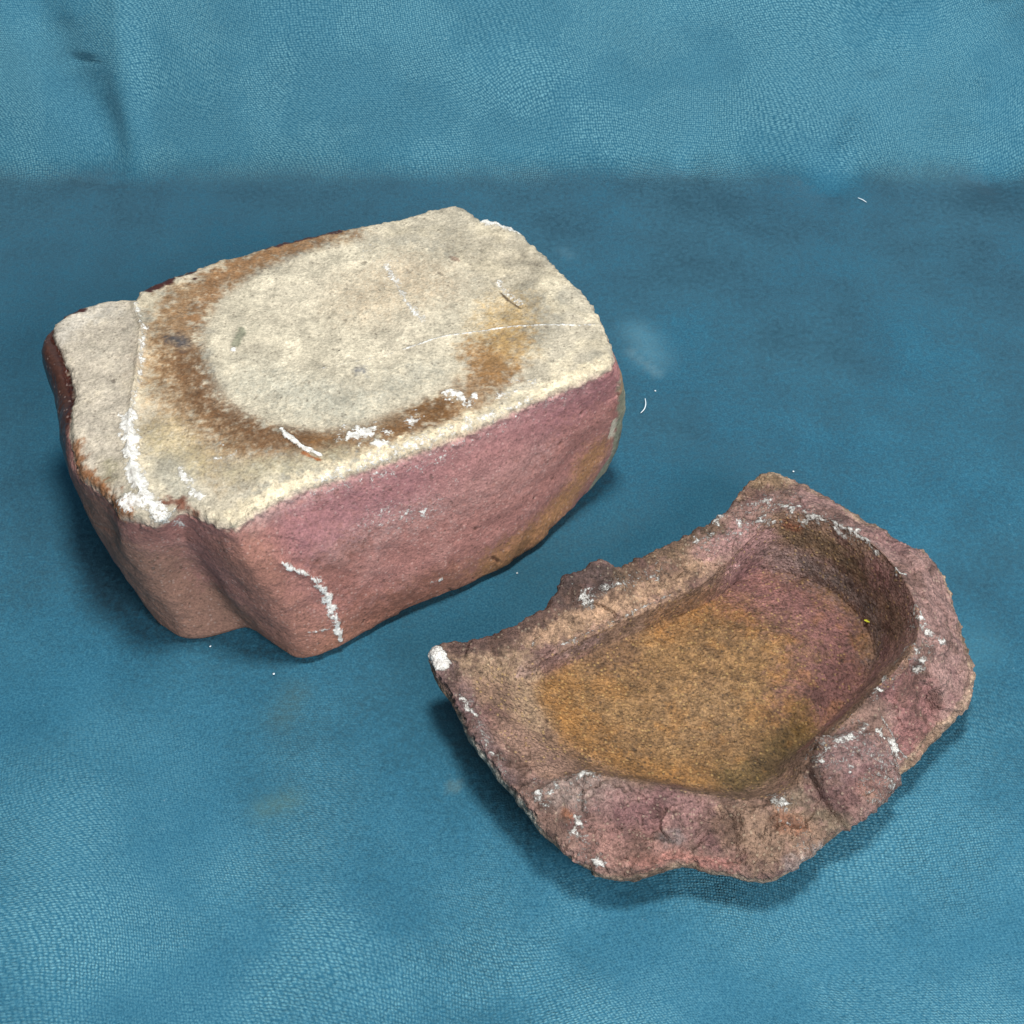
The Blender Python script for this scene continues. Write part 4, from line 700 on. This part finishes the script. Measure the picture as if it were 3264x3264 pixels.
# ---------------------------------------------------------------- materials
class Nodes:
    def __init__(self, name):
        self.m = bpy.data.materials.new(name); self.m.use_nodes = True
        self.t = self.m.node_tree; self.t.nodes.clear()
        self.out = self.t.nodes.new('ShaderNodeOutputMaterial')
    def add(self, kind, **kw):
        n = self.t.nodes.new(kind)
        for k, v in kw.items():
            if k.startswith('i_'):
                key = k[2:]
                key = int(key) if key.isdigit() else key
                self.put(n, key, v)
            else: setattr(n, k, v)
        return n
    def put(self, n, key, v):
        s = n.inputs[key]
        if isinstance(v, bpy.types.NodeSocket): self.t.links.new(v, s)
        else: s.default_value = v
    def math(self, op, a, b=0.0, c=0.0, clamp=False):
        n = self.add('ShaderNodeMath', operation=op, use_clamp=clamp)
        self.put(n, 0, a); self.put(n, 1, b); self.put(n, 2, c)
        return n.outputs[0]
    def vmath(self, op, a, b=(0, 0, 0), scale=None):
        n = self.add('ShaderNodeVectorMath', operation=op)
        self.put(n, 0, a); self.put(n, 1, b)
        if scale is not None: self.put(n, 3, scale)
        return n.outputs[0]
    def ramp(self, x, a, b, lo=0.0, hi=1.0):
        n = self.add('ShaderNodeMapRange', interpolation_type='SMOOTHSTEP')
        for k, v in enumerate((x, a, b, lo, hi)): self.put(n, k, v)
        return n.outputs[0]
    def noise(self, vec, scale, detail=2.0, rough=0.5, out=0):
        n = self.add('ShaderNodeTexNoise'); self.put(n, 'Vector', vec)
        n.inputs['Scale'].default_value = scale; n.inputs['Detail'].default_value = detail; n.inputs['Roughness'].default_value = rough
        return n.outputs[out]
    def mix(self, f, a, b, blend='MIX'):
        n = self.add('ShaderNodeMix', data_type='RGBA', blend_type=blend)
        self.put(n, 0, f); self.put(n, 6, a); self.put(n, 7, b)
        return n.outputs[2]

def clay_material(name, grit, relief, sand=0.12, sand_colour=(0.72, 0.60, 0.42, 1)):
    k = Nodes(name)
    pos = k.add('ShaderNodeTexCoord').outputs['Object']
    paint = k.add('ShaderNodeAttribute', attribute_name='paint').outputs['Color']
    crust = k.add('ShaderNodeAttribute', attribute_name='crust').outputs['Fac']
    gloss = k.add('ShaderNodeAttribute', attribute_name='gloss').outputs['Fac']
    fine = k.noise(pos, 950, 4, 0.8)
    mid = k.noise(pos, 430, 3, 0.6)
    grains = k.add('ShaderNodeTexVoronoi', feature='F1'); k.put(grains, 'Vector', pos); grains.inputs['Scale'].default_value = 820
    tone = k.math('ADD', k.math('MULTIPLY', k.math('SUBTRACT', fine, 0.5), 2.7 * grit ** 1.5), 1.0)
    c = k.mix(1.0, paint, k.add('ShaderNodeCombineColor', i_0=tone, i_1=tone, i_2=tone).outputs[0], 'MULTIPLY')
    # pale sand grains and small dark pits
    rnd = k.add('ShaderNodeSeparateColor', i_0=grains.outputs['Color']).outputs[0]
    near = k.ramp(grains.outputs['Distance'], 0.30, 0.55, 1.0, 0.0)
    pale = k.math('MULTIPLY', k.ramp(rnd, 0.84, 0.90), near)
    c = k.mix(k.math('MULTIPLY', pale, sand * grit), c, sand_colour)
    dark = k.math('MULTIPLY', k.ramp(rnd, 0.10, 0.05), near)
    pits = k.ramp(k.noise(pos, 260, 2, 0.5), 0.70, 0.76)
    dark = k.math('MAXIMUM', k.math('MULTIPLY', dark, 0.5 * grit), k.math('MULTIPLY', pits, 0.45))
    c = k.mix(dark, c, (0.045, 0.028, 0.018, 1))
    # chalky white crust breaking up into flecks
    fleck = k.noise(pos, 700, 4, 0.8)
    edge = k.math('SUBTRACT', k.math('ADD', crust, k.math('MULTIPLY', k.math('SUBTRACT', fleck, 0.5), 2.5)), 0.47)
    cm = k.ramp(edge, -0.08, 0.30)
    cm = k.math('MULTIPLY', cm, k.ramp(crust, 0.02, 0.12))
    chalk = k.mix(k.ramp(mid, 0.3, 0.65), (0.44, 0.41, 0.37, 1), (0.78, 0.76, 0.71, 1))
    c = k.mix(k.math('MULTIPLY', cm, 0.94), c, chalk)
    height = k.math('ADD', k.math('MULTIPLY', fine, 0.7), k.math('MULTIPLY', mid, 0.8))
    height = k.math('ADD', height, k.math('MULTIPLY', near, 0.35))
    height = k.math('SUBTRACT', height, k.math('MULTIPLY', pits, 0.6))
    height = k.math('ADD', height, k.math('MULTIPLY', cm, 0.5))
    rough_amt = k.ramp(gloss, 0.3, 0.75, 0.08, 1.0)
    bump = k.add('ShaderNodeBump', i_Height=height, i_Distance=0.00075 * relief, i_Strength=rough_amt)
    p = k.add('ShaderNodeBsdfPrincipled')
    k.put(p, 'Base Color', c); k.put(p, 'Roughness', gloss); k.put(p, 'Normal', bump.outputs[0])
    p.inputs['Specular IOR Level'].default_value = 0.42
    k.t.links.new(p.outputs[0], k.out.inputs[0])
    return k.m

def suede_material():
    k = Nodes('embossed blue suede')
    pos = k.add('ShaderNodeTexCoord').outputs['Object']
    uv = k.add('ShaderNodeAttribute', attribute_name='cloth').outputs['Vector']     # metres along the cloth
    nap_map = k.add('ShaderNodeAttribute', attribute_name='nap').outputs['Fac']
    stain = k.add('ShaderNodeAttribute', attribute_name='stain').outputs['Color']
    # embossing: rows of dots that swirl like finger prints
    warp = k.noise(uv, 13.0, 0.0, 0.5, 1)
    w = k.vmath('ADD', uv, k.vmath('SCALE', k.vmath('SUBTRACT', warp, (0.5, 0.5, 0.5)), scale=0.048))
    jit = k.noise(uv, 300, 1, 0.5, 1)
    w = k.vmath('ADD', w, k.vmath('SCALE', k.vmath('SUBTRACT', jit, (0.5, 0.5, 0.5)), scale=0.0010))
    sep = k.add('ShaderNodeSeparateXYZ', i_0=w)
    cell = k.add('ShaderNodeTexVoronoi', feature='F1', voronoi_dimensions='2D')
    k.put(cell, 'Vector', k.add('ShaderNodeCombineXYZ', i_0=k.math('MULTIPLY', k.math('ADD', sep.outputs[0], k.math('MULTIPLY', sep.outputs[1], 0.45)), 0.82), i_1=sep.outputs[1]).outputs[0])
    cell.inputs['Scale'].default_value = 960; cell.inputs['Randomness'].default_value = 0.36
    dots = k.math('MULTIPLY', k.ramp(cell.outputs['Distance'], 0.10, 0.60, 1.0, 0.0), k.ramp(k.noise(uv, 620, 3, 0.8), 0.34, 0.62, 0.30, 1.0))
    presence = k.math('MULTIPLY', k.ramp(k.noise(uv, 17.0, 3, 0.55), 0.36, 0.66, 0.15, 1.0), k.add('ShaderNodeAttribute', attribute_name='emboss').outputs['Fac'], clamp=True)
    presence = k.math('MAXIMUM', presence, k.math('MULTIPLY', k.math('SUBTRACT', k.add('ShaderNodeAttribute', attribute_name='emboss').outputs['Fac'], 1.0), 0.85))
    fuzz = k.noise(uv, 1150, 3, 0.85)
    fuzz2 = k.noise(uv, 420, 3, 0.6)
    blot = k.noise(uv, 16, 4, 0.6)
    # colour of the pile; the pale dot colour also paints in its sheen
    c = k.mix(k.ramp(blot, 0.3, 0.7), (0.009, 0.078, 0.136, 1), (0.015, 0.100, 0.165, 1))
    c = k.mix(k.math('MULTIPLY', k.ramp(fuzz, 0.38, 0.66), 0.75), c, (0.048, 0.176, 0.246, 1))
    c = k.mix(k.math('MULTIPLY', k.math('MULTIPLY', dots, presence), 0.70), c, (0.185, 0.420, 0.490, 1))
    lint = k.ramp(k.noise(uv, 330, 4, 0.8), 0.665, 0.73)
    c = k.mix(k.math('MULTIPLY', lint, 0.35), c, (0.30, 0.46, 0.52, 1))
    sa = k.add('ShaderNodeAttribute', attribute_name='stain').outputs['Alpha']
    c = k.mix(k.math('MULTIPLY', sa, k.ramp(fuzz2, 0.3, 0.6, 0.5, 1.0)), c, stain)
    # the nap leans along the length of the cloth, brushed unevenly
    h = k.math('ADD', k.math('MULTIPLY', k.math('MULTIPLY', dots, presence), 1.0), k.math('MULTIPLY', fuzz, 0.8))
    h = k.math('ADD', h, k.math('MULTIPLY', fuzz2, 0.5))
    bump = k.add('ShaderNodeBump', i_Height=h, i_Distance=0.00034, i_Strength=0.9)
    n = bump.outputs[0]
    g = k.add('ShaderNodeNewGeometry').outputs['Normal']
    gs = k.add('ShaderNodeSeparateXYZ', i_0=g)
    along = k.add('ShaderNodeCombineXYZ', i_0=0.0, i_1=gs.outputs[2], i_2=k.math('MULTIPLY', gs.outputs[1], -1.0)).outputs[0]
    brush = k.math('ADD', nap_map, k.math('MULTIPLY', k.math('SUBTRACT', k.noise(uv, 15, 5, 0.62), 0.5), 1.8))
    brush = k.math('ADD', brush, k.math('MULTIPLY', k.math('SUBTRACT', fuzz2, 0.5), 1.3))
    nn = k.vmath('NORMALIZE', k.vmath('ADD', n, k.vmath('SCALE', along, scale=brush)))
    p = k.add('ShaderNodeBsdfPrincipled')
    k.put(p, 'Base Color', c); k.put(p, 'Normal', nn)
    p.inputs['Roughness'].default_value = 0.75
    p.inputs['Specular IOR Level'].default_value = 0.15
    p.inputs['Sheen Weight'].default_value = 0.14
    p.inputs['Sheen Roughness'].default_value = 0.45
    p.inputs['Sheen Tint'].default_value = (0.55, 0.85, 1.0, 1)
    k.t.links.new(p.outputs[0], k.out.inputs[0])
    return k.m

def plain_material(name, rgb, rough):
    k = Nodes(name)
    pos = k.add('ShaderNodeTexCoord').outputs['Object']
    c = k.mix(k.noise(pos, 900, 2, 0.5), tuple(v * 0.85 for v in rgb) + (1,), tuple(min(1, v * 1.1) for v in rgb) + (1,))
    p = k.add('ShaderNodeBsdfPrincipled'); k.put(p, 'Base Color', c); p.inputs['Roughness'].default_value = rough
    k.t.links.new(p.outputs[0], k.out.inputs[0])
    return k.m

# ---------------------------------------------------------------- mesh helpers
def mesh_object(name, verts, quads, mat, parent=None, normals=None, attrs=None):
    me = bpy.data.meshes.new(name)
    nv, nq = len(verts), len(quads)
    me.vertices.add(nv); me.vertices.foreach_set('co', np.ascontiguousarray(verts, np.float32).ravel())
    me.loops.add(nq * 4); me.loops.foreach_set('vertex_index', np.ascontiguousarray(quads, np.int32).ravel())
    me.polygons.add(nq)
    me.polygons.foreach_set('loop_start', np.arange(0, nq * 4, 4, dtype=np.int32))
    me.polygons.foreach_set('use_smooth', np.ones(nq, bool))
    for key, (kind, data) in (attrs or {}).items():
        at = me.attributes.new(key, kind, 'POINT')
        fld = {'FLOAT': 'value', 'FLOAT_COLOR': 'color', 'FLOAT_VECTOR': 'vector'}[kind]
        at.data.foreach_set(fld, np.ascontiguousarray(data, np.float32).ravel())
    me.update(calc_edges=True); me.validate()
    if normals is not None: me.normals_split_custom_set_from_vertices(np.ascontiguousarray(normals, np.float32).tolist())
    me.materials.append(mat)
    o = bpy.data.objects.new(name, me); scene.collection.objects.link(o); o.parent = parent
    return o

def grid_quads(nr, na, r0, r1):
    """faces between ring r0 and ring r1 of a closed grid"""
    i = np.arange(r0, r1)[:, None]; j = np.arange(na)[None, :]; j2 = (j + 1) % na
    return np.stack(np.broadcast_arrays(i * na + j2, (i + 1) * na + j2, (i + 1) * na + j, i * na + j), -1).reshape(-1, 4)

def ring_part(name, mat, parent, P, N, col, crust, gloss, nr, na, r0, r1):
    q = grid_quads(nr, na, r0, r1) - r0 * na
    s = slice(r0 * na, (r1 + 1) * na)
    return mesh_object(name, P[s] - np.array(parent.location), q, mat, parent, N[s],
        {'paint': ('FLOAT_COLOR', np.c_[col[s], np.ones(len(col[s]))]), 'crust': ('FLOAT', crust[s]), 'gloss': ('FLOAT', gloss[s])})

def empty(name, loc, label, cat, group=None):
    o = bpy.data.objects.new(name, None); scene.collection.objects.link(o); o.location = loc
    o.empty_display_size = 0.02; o['label'] = label; o['category'] = cat
    if group: o['group'] = group
    return o

# ---------------------------------------------------------------- the cloth
FOLD_Y = 0.240; FOLD_R = 0.014
def cloth_profile(s):
    """length along the cloth -> y, z and normal (ny, nz); lies flat, then turns up as the backdrop"""
    lean = math.radians(78)
    s0 = FOLD_Y - FOLD_R
    arc = FOLD_R * lean
    a = np.clip((s - s0) / FOLD_R, 0, lean)
    y = np.where(s < s0, s, s0 + FOLD_R * np.sin(a)); z = FOLD_R * (1 - np.cos(a))
    rest = np.maximum(s - s0 - arc, 0)
    y = y + rest * math.cos(lean); z = z + rest * math.sin(lean)
    return y, z, -np.sin(a), np.cos(a)

def make_cloth():
    nx, ny = 420, 460
    x = np.linspace(-0.62, 0.62, nx); s = np.linspace(-0.52, 0.75, ny)
    X, S = np.meshgrid(x, s); X = X.ravel(); S = S.ravel()
    wv = np.c_[X, S, np.zeros_like(X)]
    S2 = S + 0.006 * noise3(wv, 9, 201)                       # the turn is not ruled with a straight edge
    y, z, a, b = cloth_profile(S2)
    on_wall = smooth(0.228, 0.262, S)
    emboss = 0.12 + 0.75 * smooth(0.222, 0.24, S) + 0.88 * np.maximum(smooth(0.215, 0.24, S), 1 - smooth(-0.20, -0.04, S + 0.05 * noise3(wv, 8, 211)))  # brighter sheen of the backdrop painted in as stronger pale dots
    d = 0.0007 * fbm(wv, 12, 3, 203) * (1 - on_wall) + on_wall * (0.0030 * fbm(wv, 7, 3, 205))
    nap = 0.12 + 0.50 * smooth(-0.25, 0.12, S) + 0.5 * smooth(0.222, 0.240, S + 0.006 * noise3(wv, 30, 209))
    stain = np.zeros((len(X), 4))
    rag = fbm(wv, 60, 3, 207)
    for kind, pts, w, val in CLOTH_MARKS:
        dd, side, prog = polyline_dist(wv, np.c_[np.asarray(pts), np.zeros(len(pts))])
        g = np.exp(-(np.maximum(dd + 0.25 * w * rag, 0) / w) ** 2)
        if kind == 'fold': d += val * g
        elif kind == 'nap': nap = nap + val * g
        else:
            m = g * val[3]
            stain[:, :3] = np.where(m[:, None] > stain[:, 3:4], lin(val[:3]), stain[:, :3])
            stain[:, 3] = np.maximum(stain[:, 3], m)
    V = np.c_[X, y + a * d, z + b * d]
    flat = (S < 0.2)
    V[flat, 2] = np.minimum(V[flat, 2], 0.0004)
    i = np.arange(ny - 1)[:, None]; j = np.arange(nx - 1)[None, :]
    q = np.stack(np.broadcast_arrays(i * nx + j, i * nx + j + 1, (i + 1) * nx + j + 1, (i + 1) * nx + j), -1).reshape(-1, 4)
    o = mesh_object('backdrop_cloth', V, q, suede_material(), None, None,
        {'cloth': ('FLOAT_VECTOR', wv), 'nap': ('FLOAT', nap), 'stain': ('FLOAT_COLOR', stain), 'emboss': ('FLOAT', emboss)})
    o['kind'] = 'structure'
    return o
make_cloth()

# ---------------------------------------------------------------- the two clay pieces
P, col, crust, gloss, nr, na, nt, ns = make_block()
N = ring_normals(P.reshape(nr, na, 3)).reshape(-1, 3)
block = empty('clay_block', (BLOCK_C[0], BLOCK_C[1], 0.0), 'solid clay block with flat beige stained face up and dusky pink sides', 'clay block')
mat = clay_material('stained stoneware', 0.78, 0.36)
args = (mat, block, P, N, col, crust, gloss, nr, na)
o = ring_part('flat_face', *args, 0, nt + 1); o['label'] = 'flat beige face with ochre ring stain and white crust'
args = (clay_material('smooth pink stoneware', 0.78, 0.30, 0.22, (0.66, 0.50, 0.44, 1)),) + args[1:]
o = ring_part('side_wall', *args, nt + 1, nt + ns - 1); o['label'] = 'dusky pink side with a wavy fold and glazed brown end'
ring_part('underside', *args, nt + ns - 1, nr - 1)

P, col, crust, gloss, nr, na, a, b, c, e = make_dish()
N = ring_normals(P.reshape(nr, na, 3)).reshape(-1, 3)
dish = empty('clay_dish', (DISH_C[0], DISH_C[1], 0.0), 'hollow broken-edged clay dish with rusty ochre basin and white crusted rim', 'clay dish')
args = (clay_material('rusty grit', 1.25, 1.35, 0.26, (0.62, 0.40, 0.15, 1)), dish, P, N, col, crust, gloss, nr, na)
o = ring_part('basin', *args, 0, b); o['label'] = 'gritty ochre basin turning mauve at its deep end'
args = (clay_material('gritty stoneware', 1.08, 1.25, 0.16),) + args[1:]
o = ring_part('rim', *args, b, c); o['label'] = 'uneven pink and brown rim with white flecks'
ring_part('outer_wall', *args, c, e - 1)
ring_part('underside', *args, e - 1, nr - 1)

# ---------------------------------------------------------------- lint and crumbs
def thread(name, pts, rad, mat, label, cat):
    pts = np.asarray(pts, float); u = np.linspace(0, len(pts) - 1, 24)
    Q = np.stack([np.interp(u, np.arange(len(pts)), pts[:, k]) for k in range(3)], 1)
    for _ in range(12): Q[1:-1] = (Q[:-2] + 2 * Q[1:-1] + Q[2:]) / 4
    base = Q[0].copy(); T = np.gradient(Q, axis=0); T /= np.linalg.norm(T, axis=1, keepdims=True)
    A = np.cross(T, (0, 0, 1.0)); A /= np.linalg.norm(A, axis=1, keepdims=True); Bv = np.cross(A, T)
    th = np.arange(8) / 8 * 2 * math.pi
    r = rad * (0.55 + 0.45 * np.sin(np.linspace(0.25, 2.9, 24)))
    V = (Q - base)[:, None, :] + r[:, None, None] * (np.cos(th)[None, :, None] * A[:, None, :] + np.sin(th)[None, :, None] * Bv[:, None, :])
    o = mesh_object(name, V.reshape(-1, 3), grid_quads(24, 8, 0, 23), mat)
    o.location = base; o['label'] = label; o['category'] = cat
    return o

def crumb(name, loc, size, mat, label, cat, seed, group=None):
    """an angular little chip"""
    rnd = random.Random(seed)
    na, rows = 7, 5
    V = []
    for i in range(rows):
        t = i / (rows - 1); rr = math.sin(math.pi * (0.08 + 0.84 * t))
        for j in range(na):
            a = 2 * math.pi * (j + 0.3 * i) / na; k = rr * rnd.uniform(0.7, 1.15)
            V.append((size[0] * k * math.cos(a), size[1] * k * math.sin(a), size[2] * 2 * t))
    o = mesh_object(name, np.array(V), grid_quads(rows, na, 0, rows - 1), mat)
    o.data.polygons.foreach_set('use_smooth', np.zeros(len(o.data.polygons), bool))
    o.location = loc; o.rotation_euler = (0, 0, rnd.uniform(0, 6)); o['label'] = label; o['category'] = cat
    if group: o['group'] = group
    return o

lint_white = plain_material('white lint', (0.72, 0.78, 0.80), 0.8)
thread('lint_thread', LINT_A, 0.00025, lint_white, 'curved white thread on the cloth beside the clay block', 'thread')
thread('lint_thread', LINT_B, 0.00022, lint_white, 'short straight pale thread lying at the backdrop bend', 'thread')
for k, p in enumerate(CRUMBS):
    crumb('crumb', p, (0.00045, 0.0004, 0.0003), lint_white, CRUMB_LABELS[k], 'crumb', k)
crumb('paint_chip', CHIP, (0.0016, 0.0006, 0.0004), plain_material('yellow chip', (0.62, 0.60, 0.03), 0.6), 'tiny yellow chip lying inside the clay dish', 'chip', 40)

scene.render.engine = 'CYCLES'
scene.cycles.use_denoising = True
